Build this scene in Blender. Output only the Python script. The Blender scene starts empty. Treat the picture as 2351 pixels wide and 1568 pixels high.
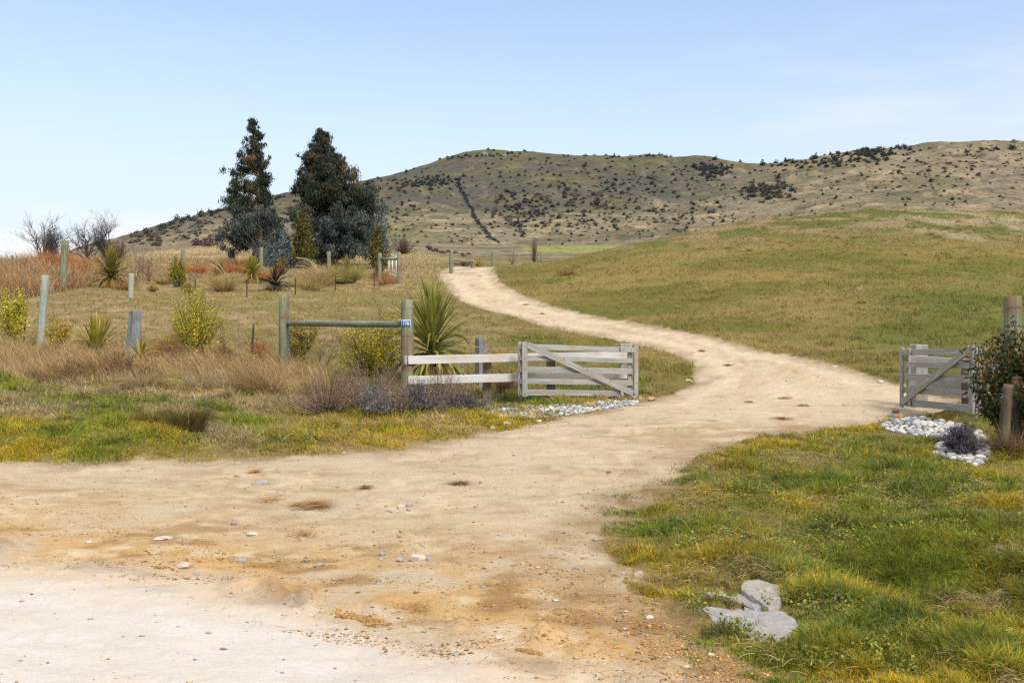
import bpy, math, random
import numpy as np
from mathutils import Vector, Matrix
random.seed(7); rng = np.random.default_rng(7)
sc = bpy.context.scene; C = sc.collection
R = math.radians
# ------------------------------------------------------------------ camera
F, UC, VH, EYE = 2286.0, 1175.5, 745.0, 1.6      # focal length, centre and horizon of a 2351 x 1568 picture
cam = bpy.data.cameras.new('camera'); co = bpy.data.objects.new('camera', cam); C.objects.link(co)
co.location = (0, 0, EYE); co.rotation_euler = (R(90), 0, 0)
cam.sensor_width = 36; cam.lens = 36*F/2351; cam.shift_y = -(784-VH)/2351
cam.clip_start = 0.1; cam.clip_end = 12000
sc.camera = co
# ------------------------------------------------------------------ light
SUN = Vector((0.42, -0.62, 0.86)).normalized()
w = bpy.data.worlds.new("World"); sc.world = w; w.use_nodes = True
nt = w.node_tree; nt.nodes.clear()
def nd(t, typ, **k):
    n = t.nodes.new(typ)
    for a, b in k.items(): setattr(n, a, b)
    return n
sky = nd(nt, 'ShaderNodeTexSky'); sky.sky_type = 'NISHITA'; sky.sun_disc = False
sky.sun_elevation = math.asin(SUN.z); sky.sun_rotation = math.atan2(SUN.x, SUN.y)
sky.air_density = 1.0; sky.dust_density = 0.6; sky.ozone_density = 1.6; sky.altitude = 300
tc = nd(nt, 'ShaderNodeTexCoord'); sep = nd(nt, 'ShaderNodeSeparateXYZ'); nt.links.new(tc.outputs['Generated'], sep.inputs[0])
def mth(t, op, a, b=None, clamp=False):
    n = nd(t, 'ShaderNodeMath', operation=op); n.use_clamp = clamp
    for i, x in enumerate((a, b)):
        if x is None: continue
        if isinstance(x, (int, float)): n.inputs[i].default_value = x
        else: t.links.new(x, n.inputs[i])
    return n.outputs[0]
def mrange(t, v, a, b, c=0., d=1., smooth=True):
    n = nd(t, 'ShaderNodeMapRange'); n.interpolation_type = 'SMOOTHSTEP' if smooth else 'LINEAR'
    t.links.new(v, n.inputs[0])
    for i, x in zip((1, 2, 3, 4), (a, b, c, d)): n.inputs[i].default_value = x
    return n.outputs[0]
def noise(t, vec, scale, detail=4, rough=.55, dist=0.):
    n = nd(t, 'ShaderNodeTexNoise'); n.inputs['Scale'].default_value = scale
    n.inputs['Detail'].default_value = detail; n.inputs['Roughness'].default_value = rough
    n.inputs['Distortion'].default_value = dist
    if vec is not None: t.links.new(vec, n.inputs['Vector'])
    return n.outputs['Fac']
def mapping(t, vec, scale=(1, 1, 1), rot=(0, 0, 0)):
    n = nd(t, 'ShaderNodeMapping'); n.inputs['Scale'].default_value = scale; n.inputs['Rotation'].default_value = rot
    t.links.new(vec, n.inputs['Vector']); return n.outputs[0]
def mixc(t, f, a, b, mode='MIX'):
    n = nd(t, 'ShaderNodeMix', data_type='RGBA', blend_type=mode)
    for s, x in ((0, f), (6, a), (7, b)):
        if isinstance(x, (int, float)): n.inputs[s].default_value = x
        elif isinstance(x, tuple): n.inputs[s].default_value = (*x[:3], 1)
        else: t.links.new(x, n.inputs[s])
    return n.outputs[2]
el = sep.outputs['Z']
# thin high veil everywhere, cumulus low over the horizon on the left
v1 = noise(nt, mapping(nt, tc.outputs['Generated'], (1.2, 1.2, 7)), 2.2, 5, .55)
veil = mth(nt, 'MULTIPLY', mrange(nt, v1, .45, .70), mrange(nt, sep.outputs['X'], -.1, .4, .15, .62))
v2 = noise(nt, mapping(nt, tc.outputs['Generated'], (1, 1, 2.6)), 11, 7, .6, .3)
cum = mth(nt, 'MULTIPLY', mrange(nt, v2, .47, .54), mrange(nt, el, .080, .112, 1, 0))
cum = mth(nt, 'MULTIPLY', cum, mrange(nt, sep.outputs['X'], -.33, -.18, 1, 0))
base = mixc(nt, mrange(nt, el, 0.02, .34, .88, .22), sky.outputs[0], (3.5, 3.78, 4.05))
base = mixc(nt, mrange(nt, el, .36, .7, 0, .85), base, (6.4, 6.4, 6.2))      # white sky above the view, added as neutral fill light
base = mixc(nt, veil, base, (3.9, 4.1, 4.3))
skyc = mixc(nt, cum, base, (4.55, 4.55, 4.6))
bg = nd(nt, 'ShaderNodeBackground'); bg.inputs['Strength'].default_value = 0.15
nt.links.new(skyc, bg.inputs[0])
nt.links.new(bg.outputs[0], nd(nt, 'ShaderNodeOutputWorld').inputs[0])
sl = bpy.data.lights.new('sun', 'SUN'); sl.energy = 2.8; sl.angle = R(20); sl.color = (1, .95, .87)
so = bpy.data.objects.new('sun', sl); C.objects.link(so)
so.rotation_euler = SUN.to_track_quat('Z', 'Y').to_euler()
sc.cycles.use_denoising = False; sc.cycles.use_adaptive_sampling = True; sc.cycles.adaptive_threshold = .01; sc.cycles.pixel_filter_type = 'BLACKMAN_HARRIS'; sc.cycles.filter_width = 1.35
sc.view_settings.view_transform = 'Standard'; sc.view_settings.look = 'None'
sc.view_settings.exposure = 0.55; sc.view_settings.gamma = 1
GAIN = 0.72      # base colour = colour measured in the photograph times this
# ------------------------------------------------------------------ colour helpers
def lin(c):
    c = np.asarray(c, float)/255
    return np.where(c <= .04045, c/12.92, ((c+.055)/1.055)**2.4)
def col(r, g, b, k=1.0): return tuple(float(x) for x in np.clip(lin((r, g, b))*GAIN*k, 0, .85))
# ------------------------------------------------------------------ value noise (numpy)
_T = np.random.default_rng(3).random((256, 256))
def vn(x, y):
    xi = np.floor(x).astype(int); yi = np.floor(y).astype(int); fx = x-xi; fy = y-yi
    fx = fx*fx*(3-2*fx); fy = fy*fy*(3-2*fy)
    a = _T[xi & 255, yi & 255]; b = _T[(xi+1) & 255, yi & 255]; c = _T[xi & 255, (yi+1) & 255]; d = _T[(xi+1) & 255, (yi+1) & 255]
    return (a*(1-fx)+b*fx)*(1-fy)+(c*(1-fx)+d*fx)*fy
def fbm(x, y, o=4, off=0.):
    s = 0; a = .5; n = 0
    for i in range(o):
        s = s+a*vn(x*2**i+17.3*i+off, y*2**i+9.1*i+off*1.7); n += a; a *= .55
    return s/n
def ss(x, a, b):
    t = np.clip((x-a)/(b-a), 0, 1); return t*t*(3-2*t)
def lerp(a, b, t): return a+(b-a)*t
def mixa(A, B, t): return A+(B-A)*np.asarray(t)[..., None]
# ------------------------------------------------------------------ terrain
def zz(Y, v): return EYE-(v-VH)*Y/F
COLS = {
 0:   ([(11.5, 0.), (12.6, .12)], [(14, 965), (17, 885), (20, 835), (22, 810), (26, 765), (32, 722), (38, 690), (46, 655), (55, 625), (68, 604), (90, 602), (130, 612), (250, 650), (1000, 740)]),
 150: ([(11.5, 0.), (12.6, .12)], [(14, 967), (17, 886), (20, 838), (22, 810), (26, 768), (32, 724), (38, 690), (46, 655), (55, 625), (68, 603), (90, 595), (120, 592), (200, 590), (400, 585), (600, 578), (700, 584)]),
 300: ([(11.5, 0.), (12.6, .12)], [(14, 970), (17, 890), (20, 840), (22, 812), (26, 770), (32, 725), (38, 693), (42, 676), (50, 655), (60, 630), (80, 603), (110, 588), (130, 585), (180, 584), (300, 575), (500, 556), (650, 541)]),
 500: ([(11.7, 0.), (12.8, .08)], [(15, 955), (17, 905), (20, 852), (22, 825), (26, 778), (32, 730), (38, 700), (45, 685), (55, 652), (65, 628), (80, 603), (100, 585), (125, 566), (170, 565), (300, 550), (500, 515), (680, 483)]),
 650: ([(12, 0.), (13, .05)], [(15, 975), (17, 935), (20, 885), (22.5, 850), (28, 775), (35, 720), (42, 695), (50, 668), (60, 640), (75, 614), (95, 592), (120, 577), (180, 570), (300, 548), (500, 500), (720, 452)]),
 850: ([(14, 0.)], [(17.5, 948), (20.5, 903), (25, 835), (32, 760), (40, 705), (50, 670), (60, 645), (70, 622), (80, 608), (100, 590), (130, 572), (200, 566), (300, 545), (500, 490), (780, 402)]),
 950: ([(16, 0.)], [(19.6, 922), (25, 835), (32, 765), (40, 715), (50, 675), (60, 645), (68, 625), (80, 607), (110, 585), (150, 580), (200, 570), (300, 548), (500, 490), (830, 374)]),
 1060: ([(18, 0.)], [(20, 930), (25, 855), (32, 785), (40, 730), (46, 700), (55, 655), (62, 632), (68, 619), (85, 613), (110, 605), (150, 594), (200, 583), (300, 555), (500, 498), (700, 430), (930, 353)]),
 1130: ([(19, 0.)], [(21, 925), (26, 850), (34, 775), (42, 725), (46, 708), (52, 680), (60, 645), (67, 619), (80, 613), (110, 606), (150, 594), (200, 583), (300, 555), (500, 498), (700, 430), (950, 350)]),
 1300: ([(20, 0.)], [(21.3, 920), (26, 860), (30, 815), (37, 757), (44, 711), (52, 665), (60, 625), (68, 592), (75, 602), (100, 612), (150, 600), (200, 585), (300, 556), (500, 498), (700, 430), (950, 357)]),
 1450: ([(21, 0.)], [(24, 880), (28, 825), (31, 792), (38, 741), (48, 680), (60, 605), (72, 555), (85, 575), (150, 590), (220, 575), (300, 550), (500, 495), (700, 430), (940, 359)]),
 1600: ([(20, 0.)], [(23, 902), (27, 835), (32, 768), (42, 700), (58, 600), (77, 520), (90, 545), (150, 585), (250, 555), (350, 530), (500, 490), (700, 430), (930, 360)]),
 1745: ([(20, 0.)], [(22, 908), (25, 850), (29.5, 800), (40, 705), (58, 590), (82, 492), (95, 520), (200, 560), (300, 530), (500, 470), (700, 420), (900, 374)]),
 2000: ([(18, 0.)], [(21, 905), (24, 860), (30, 780), (45, 660), (65, 545), (85, 475), (100, 500), (200, 520), (300, 490), (500, 430), (700, 375), (850, 338)]),
 2150: ([(17, 0.)], [(19, 938), (21, 905), (24, 855), (30, 775), (45, 660), (65, 548), (87, 477), (100, 500), (300, 490), (500, 425), (830, 328)]),
 2351: ([(17, 0.)], [(20, 900), (24, 830), (30, 760), (45, 655), (65, 555), (90, 485), (110, 505), (300, 490), (500, 425), (750, 350), (840, 322)]),
 2900: ([(17, 0.)], [(20, 900), (24, 830), (30, 765), (45, 665), (65, 560), (90, 490), (110, 505), (300, 490), (500, 425), (750, 350), (840, 330)]),
}
LY = np.arange(math.log(1.0), math.log(2600), .01)
uc = np.array(sorted(COLS)); prof = []
for u_ in uc:
    a, b = COLS[u_]
    Ys = [0.5]+[p[0] for p in a]+[p[0] for p in b]; Zs = [0.]+[p[1] for p in a]+[zz(*p) for p in b]
    yl, vl = b[-1]
    Ys += [yl*1.12, yl*1.6, 3000]; Zs += [zz(yl*1.12, vl+18), zz(yl*1.6, vl+110), 0.]
    prof.append(np.interp(np.exp(LY), Ys, Zs))
prof = np.array(prof)
UG = np.arange(-3400, 5760, 10.)
ZG = np.array([np.interp(UG, uc, prof[:, j]) for j in range(len(LY))])     # nY x nU
def gk(s):
    x = np.arange(-int(3*s), int(3*s)+1); k = np.exp(-x*x/2/s/s); return k/k.sum()
def smooth(A, s, ax):
    k = gk(s); r = len(k)//2
    P_ = np.pad(A, [(r, r) if i == ax else (0, 0) for i in (0, 1)], mode='edge')
    out = np.zeros_like(A)
    for i, kk in enumerate(k):
        out += kk*(P_[i:i+A.shape[0], :] if ax == 0 else P_[:, i:i+A.shape[1]])
    return out
ZG = smooth(smooth(ZG, 3.0, 1), 2.2, 0)
def bil(G, xs, x0, dx, ys, y0, dy):
    fx = np.clip((xs-x0)/dx, 0, G.shape[1]-1.001); fy = np.clip((ys-y0)/dy, 0, G.shape[0]-1.001)
    i = fx.astype(int); j = fy.astype(int); fx = fx-i; fy = fy-j
    return (G[j, i]*(1-fx)+G[j, i+1]*fx)*(1-fy)+(G[j+1, i]*(1-fx)+G[j+1, i+1]*fx)*fy
def baseheight(X, Y):
    Yc = np.maximum(Y, 1.0); u = UC+F*X/Yc
    return bil(ZG, u, UG[0], 10., np.log(Yc), LY[0], .01)
# mesh grid in the directions seen from the road junction, fine where the land is near
gu = [-60.+4*i for i in range(619)]
s = 4.; x = gu[-1]
while x < 5600: s *= 1.06; x += s; gu.append(x)
s = 4.; x = gu[0]; pre = []
while x > -3300: s *= 1.06; x -= s; pre.append(x)
GU = np.array(pre[::-1]+gu)
gy = [1.0]
while gy[-1] < 2400:
    y = gy[-1]
    gy.append(y+max(min(4.2*y*y/3657, .0125*y), .012*y if y > 12 else 4.2*y*y/3657, .02))
GY = np.array(gy)
Yg, Ug = np.meshgrid(GY, GU, indexing='ij'); Xg = (Ug-UC)*Yg/F
def VZ(u, v, zf=baseheight):
    'first point of the land met along the sight line (u, v)'
    Ys = np.exp(np.arange(math.log(1.5), math.log(1500), .004)); X = (u-UC)*Ys/F
    vt = VH-F*(zf(X, Ys)-EYE)/Ys
    k = np.argmax(vt <= v)
    return (u-UC)*Ys[k]/F, Ys[k]
DIRT_UV = [(0, 1055), (200, 1061), (400, 1057), (550, 1054), (700, 1047), (850, 1038), (1000, 1016), (1150, 988), (1300, 957), (1400, 938), (1472, 926), (1535, 908), (1592, 878), (1588, 842), (1550, 817), (1456, 792), (1347, 768), (1208, 739), (1115, 711), (1056, 694), (1030, 665), (1004, 634)]
DIRT_UV2 = [(1131, 622), (1145, 645), (1169, 661), (1208, 682), (1255, 701), (1347, 721), (1472, 745), (1628, 773), (1816, 817), (1941, 842), (2075, 889), (2150, 905), (2215, 925), (2180, 945), (2085, 958), (2030, 972), (1950, 980), (1880, 983), (1750, 1006), (1640, 1040), (1560, 1084), (1490, 1135), (1430, 1195), (1392, 1255), (1402, 1312), (1480, 1390), (1600, 1465), (1720, 1535), (1800, 1578)]
poly = [(-60, 36), (-15, 12.6)]+[VZ(*p) for p in DIRT_UV]+[(-4.9, 71), (-4.9, 80), (-1.3, 80)]+[VZ(*p) for p in DIRT_UV2]+[(3.5, 2.9), (7, .8), (30, -12), (0, -40), (-60, -12)]
poly = np.array(poly)
def sdist(X, Y, poly):
    'signed distance to a closed polygon, negative inside'
    d = np.full(X.shape, 1e9); ins = np.zeros(X.shape, bool)
    for i in range(len(poly)):
        ax, ay = poly[i]; bx, by = poly[(i+1) % len(poly)]
        ex, ey = bx-ax, by-ay; t = np.clip(((X-ax)*ex+(Y-ay)*ey)/(ex*ex+ey*ey), 0, 1)
        d = np.minimum(d, (X-ax-t*ex)**2+(Y-ay-t*ey)**2)
        if ay != by:
            c = ((ay > Y) != (by > Y)) & (X < (bx-ax)*(Y-ay)/(by-ay)+ax); ins ^= c
    d = np.sqrt(d); return np.where(ins, -d, d)
SDd = sdist(Xg, Yg, poly)
SDd = SDd+(fbm(Xg*1.1, Yg*1.1, 4)-.5)*.55*ss(Yg, 3, 8)+(fbm(Xg*5, Yg*5, 3, 5)-.5)*.3
# the pale public road crosses the bottom left corner
def pale_s(X, Y):   # > 0 on the pale road
    nx, ny = .517, .856
    return -((X+3.6)*nx+(Y-7.05)*ny)
PS = pale_s(Xg, Yg)+(fbm(Xg*.9, Yg*.9, 4, 11)-.5)*.9
dirt = ss(-SDd, -.12, .12)
hillm = ss(Yg, 95, 220)
Zb = baseheight(Xg, Yg)
lump = (fbm(Xg*.9, Yg*.9, 4, 2)-.5)*.26+(fbm(Xg*3.2, Yg*3.2, 3, 8)-.5)*.10
lump2 = (fbm(Xg*1.3, Yg*1.3, 4, 4)-.5)*.05+(fbm(Xg*5, Yg*5, 3, 6)-.5)*.022+(fbm(Xg*16, Yg*16, 3, 3)-.5)*.022*ss(-Yg, -14, -8)*ss(fbm(Xg*1.3, Yg*2.2, 3, 33), .35, .6)
# churned ridge where the ochre dirt meets the pale road
ridge = np.exp(-((PS+.16)/.20)**2)*np.maximum(0, fbm(Xg*2.2, Yg*2.2, 3, 21)-.52)*(.12+.5*fbm(Xg*13, Yg*13, 3, 22))
Z = Zb+lerp(lump*ss(Yg, 2, 6), lump2, dirt)*(1-hillm)+ridge*dirt
Z = Z+.055*(1-dirt)*ss(SDd, 0, .6)*ss(Yg, 1, 3)*(1-ss(Yg, 30, 50))          # turf stands a little proud of the dirt
Z -= .30*np.exp(-(((Xg-.8*(6.0-Yg)-3.2)/.9)**2))*ss(-Yg, -8.5, -6)*ss(Xg, 1.8, 2.4)*(1-dirt)   # shallow ditch
hz = (fbm(Xg/90, Yg/90, 5, 31)-.5)*26+(fbm(Xg/22, Yg/22, 4, 37)-.5)*6.0
Z = Z+hz*hillm*ss(Yg, 200, 420)*.55
kn = ss(Ug, 1150, 1500)*ss(Yg, 34, 55)*(1-hillm)
Z = Z+kn*((fbm(Xg/7, Yg/7, 4, 41)-.5)*.9)
SLABS = [[(1610, 1393), (1655, 1386), (1720, 1392), (1790, 1398), (1828, 1412), (1836, 1435), (1810, 1455), (1775, 1460), (1700, 1440), (1640, 1422)], [(1705, 1332), (1740, 1328), (1790, 1342), (1797, 1365), (1788, 1392), (1740, 1380), (1700, 1355)], [(1655, 1364), (1700, 1360), (1745, 1376), (1752, 1392), (1735, 1402), (1700, 1385)]]
def inpoly(u, v, P_):
    return sdist(np.asarray(u, float), np.asarray(v, float), np.array(P_, float)) < 0
BEDS = [[(1959.4+.2929*a, 643+.2929*b) for a, b in ((205, 1145), (340, 1095), (500, 1070), (620, 1090), (860, 1140), (1000, 1200), (1080, 1330), (1080, 1400), (960, 1455), (850, 1420), (640, 1375), (660, 1320), (700, 1260), (600, 1240), (450, 1215), (300, 1190))]]
VG = VH-F*(Z-EYE)/Yg
for sp_ in SLABS: Z = Z-.06*inpoly(Ug, VG, sp_)*(Yg < 9)
VG = VH-F*(Z-EYE)/Yg
VM = np.minimum.accumulate(VG, axis=0)
def gidx(u): return np.clip(np.interp(u, GU, np.arange(len(GU))), 0, len(GU)-1.001)
def height(X, Y, G=None):
    G = Z if G is None else G
    X = np.asarray(X, float); Y = np.maximum(np.asarray(Y, float), 1.0)
    fx = gidx(UC+F*X/Y); fy = np.clip(np.interp(Y, GY, np.arange(len(GY))), 0, len(GY)-1.001)
    i = fx.astype(int); j = fy.astype(int); fx = fx-i; fy = fy-j
    return (G[j, i]*(1-fx)+G[j, i+1]*fx)*(1-fy)+(G[j+1, i]*(1-fx)+G[j+1, i+1]*fx)*fy
def land(u, v):
    'arrays of u, v -> X, Y, Z, ok'
    u = np.atleast_1d(np.asarray(u, float)); v = np.atleast_1d(np.asarray(v, float))
    i = np.round(gidx(u)).astype(int); Y = np.zeros(len(u)); ok = np.ones(len(u), bool)
    for c in np.unique(i):
        m = i == c; vv = VM[:, c]
        k = np.searchsorted(-vv, -v[m]); ok[m] = (k > 0) & (k < len(GY))
        k = np.clip(k, 1, len(GY)-1); a = vv[k-1]; b = vv[k]
        t = np.clip((a-v[m])/np.maximum(a-b, 1e-6), 0, 1); Y[m] = GY[k-1]+(GY[k]-GY[k-1])*t
    X = (u-UC)*Y/F
    return X, Y, height(X, Y), ok
def at(u, v):
    X, Y, z, ok = land(u, v); return Vector((float(X[0]), float(Y[0]), float(z[0])))
def gp(u, Y):
    X = (u-UC)*Y/F; return Vector((X, Y, float(height(X, Y))))
def g(X, Y): return float(height(X, Y))
# --------------------------------------------- land colours
A_ = lambda *c: np.array(col(*c))
nA = fbm(Xg*.35, Yg*.35, 4, 1); nB = fbm(Xg*1.7, Yg*1.7, 4, 9); nC = fbm(Xg*6, Yg*6, 3, 13)
dc = mixa(A_(201, 181, 153)[None, None], A_(180, 155, 124), ss(nA*.5+nB*.5, .42, .66))
och = np.exp(-np.maximum(0, -(PS)-.35)/1.25)*ss(Yg*-1, -13, -6)
dc = mixa(dc, A_(205, 164, 106), np.clip(och*1.05*ss(nB, .2, .5), 0, .9))
rut = np.exp(-((-SDd-.85)/.32)**2)+np.exp(-((-SDd-2.5)/.5)**2); dc = mixa(dc, A_(220, 201, 174), rut*.45*ss(Yg, 16, 24))
dc = mixa(dc, A_(226, 206, 174), ss(nB*.6+nC*.4, .52, .7)*.6)
damp = ss(fbm(Xg*2.2, Yg*3.8, 4, 15), .56, .72)
dc = mixa(dc, A_(150, 112, 66), damp*.7*np.clip(och+.35, 0, 1))
dc = mixa(dc, A_(132, 108, 80), ss(SDd, -.75, .05)*.62*ss(nB, .2, .6))
pale = ss(PS, -.45, .75)
pc = mixa(A_(213, 203, 193)[None, None], A_(208, 188, 166), ss(nB, .5, .72)*.7)
dc = mixa(dc, pc, pale)
gd = mixa(A_(104, 98, 50)[None, None], A_(148, 128, 88), ss(nB*.6+nA*.4, .40, .62))     # ground below the grass
right = ss(Xg, 0, 1.5)*ss(-Yg, -17, -15)
gd = mixa(gd, A_(124, 112, 58), right*.8); gd = mixa(gd, A_(146, 120, 80), (1-ss(SDd, .05, .7))*(1-ss(Yg, 30, 40))*.8)
# pasture on the left, bank, knoll
pas = ss(Yg, 20, 24)*(1-ss(Yg, 60, 75))*(1-ss(Ug, 900, 1200))
gd = mixa(gd, mixa(A_(140, 122, 78)[None, None], A_(168, 142, 106), ss(nB, .4, .65)), pas)
gd = mixa(gd, A_(118, 116, 58), pas*ss(nA, .45, .6)*.6*ss(Ug, 250, 800))
knm = ss(Ug+ (Yg-30)*4, 1150, 1280)*ss(Yg, 20, 26)
kc = mixa(A_(112, 106, 50)[None, None], A_(142, 124, 72), ss(fbm(Xg*.16, Yg*.33, 4, 51), .36, .66))
kc = mixa(kc, A_(96, 104, 42), ss(Ug, 1850, 2150)*ss(-Yg, -60, -35)*.75)
kc = mixa(kc, A_(138, 118, 62), ss(fbm(Xg*.4, Yg*.9, 4, 53), .52, .66)*.6)
# crest strip: short green turf with bare patches
vb = VG
crest = ss(Yg, 62, 72)*(1-ss(Yg, 92, 110))
kc = mixa(kc, mixa(A_(92, 100, 48)[None, None], A_(150, 126, 96), ss(fbm(Xg*.5, Yg*.5, 4, 57), .50, .62)), crest*.85)
kc = mixa(kc, A_(168, 156, 128), ss(fbm(Xg*.2, Yg*.45, 3, 59), .56, .68)*ss(Ug, 1950, 2200)*ss(Yg, 56, 66)*.7)
gd = mixa(gd, kc, knm*(1-ss(Yg, 110, 140)))
gd = mixa(gd, A_(186, 162, 128), ss(Yg, 78, 92)*(1-ss(Ug, 900, 1000))*ss(fbm(Xg*.1, Yg*.25, 3, 61), .2, .55))
gd = mixa(gd, A_(150, 136, 92), ss(Yg, 78, 92)*ss(Ug, 880, 960)*(1-ss(Ug, 1040, 1120))*.8)
# hill
n1 = fbm(Xg/120, Yg/120, 5, 71); n2 = fbm(Xg/30, Yg/30, 4, 73); n3 = fbm(Xg/11, Yg/11, 4, 75)
el_ = (Z-EYE)
tan = A_(150, 136, 117); olive = A_(102, 97, 73); grey = A_(86, 85, 80); gree = A_(108, 108, 66)
hc = mixa(tan[None, None], olive, ss(n2, .45, .65)*.75)
hc = mixa(hc, A_(132, 120, 90), .35+0*n2)
up = ss(el_+(n1-.5)*90, 30, 74)*(1-ss(Ug, 1550, 1900))
up2 = ss(el_+(n1-.5)*60, 120, 165)*ss(Ug, 1550, 1900)
hc = mixa(hc, mixa(grey[None, None], olive, ss(n2*.5+n1*.5, .42, .60)), up*.92)
hc = mixa(hc, mixa(olive[None, None], gree, ss(n2, .4, .6)), up2*.6)
top = ss(el_, 138, 165)*(1-ss(Ug, 1700, 1900)); hc = mixa(hc, mixa(gree[None, None], olive, ss(n3, .4, .6)), top*.7)
hc = mixa(hc, A_(128, 124, 76), np.exp(-((Xg+48)/26)**2-((Yg-330)/75)**2)*.8)
spot = ss(n3*.6+fbm(Xg/4.5, Yg/4.5, 3, 77)*.4, .53, .66); hc = mixa(hc, A_(84, 80, 66), spot*.6)
hc = mixa(hc, A_(190, 166, 130), ss(fbm(Xg/9, Yg/14, 3, 79), .60, .7)*.5*(1-up*.7))
fld = np.exp(-(np.abs((Xg-14)/13)**4))*np.exp(-(np.abs((Yg-232)/26)**4)); hc = mixa(hc, A_(150, 152, 84), fld*.85)
gd = mixa(gd, hc, hillm)
COL = mixa(gd, dc, dirt)
# --------------------------------------------- mesh helpers
def mesh(name, V, quads=None, tris=None, cols=None, smooth=False, uv=None):
    V = np.asarray(V, np.float32).reshape(-1, 3)
    q = np.zeros((0, 4), np.int32) if quads is None or len(quads) == 0 else np.asarray(quads, np.int32)
    t = np.zeros((0, 3), np.int32) if tris is None or len(tris) == 0 else np.asarray(tris, np.int32)
    m = bpy.data.meshes.new(name)
    m.vertices.add(len(V)); m.vertices.foreach_set('co', V.ravel())
    nl = q.size+t.size; m.loops.add(nl); m.loops.foreach_set('vertex_index', np.concatenate([q.ravel(), t.ravel()]))
    m.polygons.add(len(q)+len(t))
    ls = np.concatenate([np.arange(len(q))*4, q.size+np.arange(len(t))*3]).astype(np.int32)
    m.polygons.foreach_set('loop_start', ls)
    m.polygons.foreach_set('loop_total', np.concatenate([np.full(len(q), 4), np.full(len(t), 3)]).astype(np.int32))
    if smooth: m.polygons.foreach_set('use_smooth', np.ones(len(q)+len(t), bool))
    m.update(calc_edges=True)
    if cols is not None:
        a = m.color_attributes.new('Col', 'FLOAT_COLOR', 'POINT')
        c = np.ones((len(V), 4), np.float32); c[:, :3] = np.asarray(cols).reshape(-1, 3) if np.ndim(cols) > 1 else cols
        a.data.foreach_set('color', c.ravel())
    return m
class MB:
    def __init__(s): s.V = []; s.Q = []; s.T = []; s.C = []; s.n = 0
    def add(s, V, Q=None, T=None, c=(1, 1, 1)):
        V = np.asarray(V, float).reshape(-1, 3)
        s.V.append(V)
        if Q is not None and len(Q): s.Q.append(np.asarray(Q)+s.n)
        if T is not None and len(T): s.T.append(np.asarray(T)+s.n)
        c = np.asarray(c, float); s.C.append(np.broadcast_to(c, (len(V), 3)) if c.ndim == 1 else c.reshape(-1, 3)); s.n += len(V)
    def build(s, name, mat, parent=None, smooth=False, off=None):
        V = np.concatenate(s.V)
        if off is not None: V = V-np.array(off)
        m = mesh(name, V, np.concatenate(s.Q) if s.Q else None, np.concatenate(s.T) if s.T else None, np.concatenate(s.C), smooth)
        return link(name, m, mat, parent)
def link(name, m, mat, parent=None):
    o = bpy.data.objects.new(name, m); C.objects.link(o)
    if mat: m.materials.append(mat)
    if parent: o.parent = parent
    return o
def tag(o, label=None, cat=None, group=None, kind=None):
    if label: o['label'] = label
    if cat: o['category'] = cat
    if group: o['group'] = group
    if kind: o['kind'] = kind
    return o
def thing(name, label, cat, loc=(0, 0, 0), group=None, rz=0):
    o = bpy.data.objects.new(name, None); C.objects.link(o); o.location = loc; o.rotation_euler.z = rz
    o.empty_display_size = .2
    return tag(o, label, cat, group)
# --------------------------------------------- materials
def newmat(name):
    m = bpy.data.materials.new(name); m.use_nodes = True; t = m.node_tree; t.nodes.clear()
    out = nd(t, 'ShaderNodeOutputMaterial'); b = nd(t, 'ShaderNodeBsdfPrincipled'); t.links.new(b.outputs[0], out.inputs[0])
    return m, t, b, out
def vcol(t): return nd(t, 'ShaderNodeAttribute', attribute_name='Col').outputs['Color']
def scalec(t, c, f): # multiply colour by value
    cc = nd(t, 'ShaderNodeCombineXYZ')
    for i in range(3): t.links.new(f, cc.inputs[i])
    return mixc(t, 1.0, c, cc.outputs[0], 'MULTIPLY')
def bump(t, b, h, st, dist):
    n = nd(t, 'ShaderNodeBump'); n.inputs['Strength'].default_value = st; n.inputs['Distance'].default_value = dist
    t.links.new(h, n.inputs['Height']); t.links.new(n.outputs[0], b.inputs['Normal'])
def mat_leaf(name, rough=.6, tr=.3, var=.35, sc_=9., spec=.3):
    m, t, b, out = newmat(name); g_ = nd(t, 'ShaderNodeNewGeometry').outputs['Position']
    f = mrange(t, noise(t, g_, sc_, 2), .3, .7, 1-var, 1+var, False)
    c = scalec(t, vcol(t), f); t.links.new(c, b.inputs['Base Color']); b.inputs['Roughness'].default_value = rough
    b.inputs['Specular IOR Level'].default_value = spec
    if tr > 0:
        tl = nd(t, 'ShaderNodeBsdfTranslucent'); t.links.new(c, tl.inputs[0]); mx = nd(t, 'ShaderNodeMixShader'); mx.inputs[0].default_value = tr
        t.links.new(b.outputs[0], mx.inputs[1]); t.links.new(tl.outputs[0], mx.inputs[2]); t.links.new(mx.outputs[0], out.inputs[0])
    return m
M_grass = mat_leaf('grass_blades', .65, .3, .3, 2.5)
M_leaf = mat_leaf('leaves', .5, .25, .3, 5)
M_far = mat_leaf('far_shrub', .9, .1, .3, .6, .1)
M_twig = mat_leaf('twigs', .85, 0, .25, 8, .2)
def mat_ground():
    m, t, b, out = newmat('turf_soil'); P_ = nd(t, 'ShaderNodeNewGeometry').outputs['Position']
    a = noise(t, P_, 22, 5, .65); c_ = noise(t, mapping(t, P_, (1, .6, 1)), 4.5, 4, .6)
    f = mth(t, 'MULTIPLY', mrange(t, a, .3, .7, .68, 1.32, False), mrange(t, c_, .3, .7, .82, 1.18, False))
    t.links.new(scalec(t, vcol(t), f), b.inputs['Base Color']); b.inputs['Roughness'].default_value = .95; b.inputs['Specular IOR Level'].default_value = .1
    bump(t, b, mth(t, 'ADD', a, c_), .8, .05); return m
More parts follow.
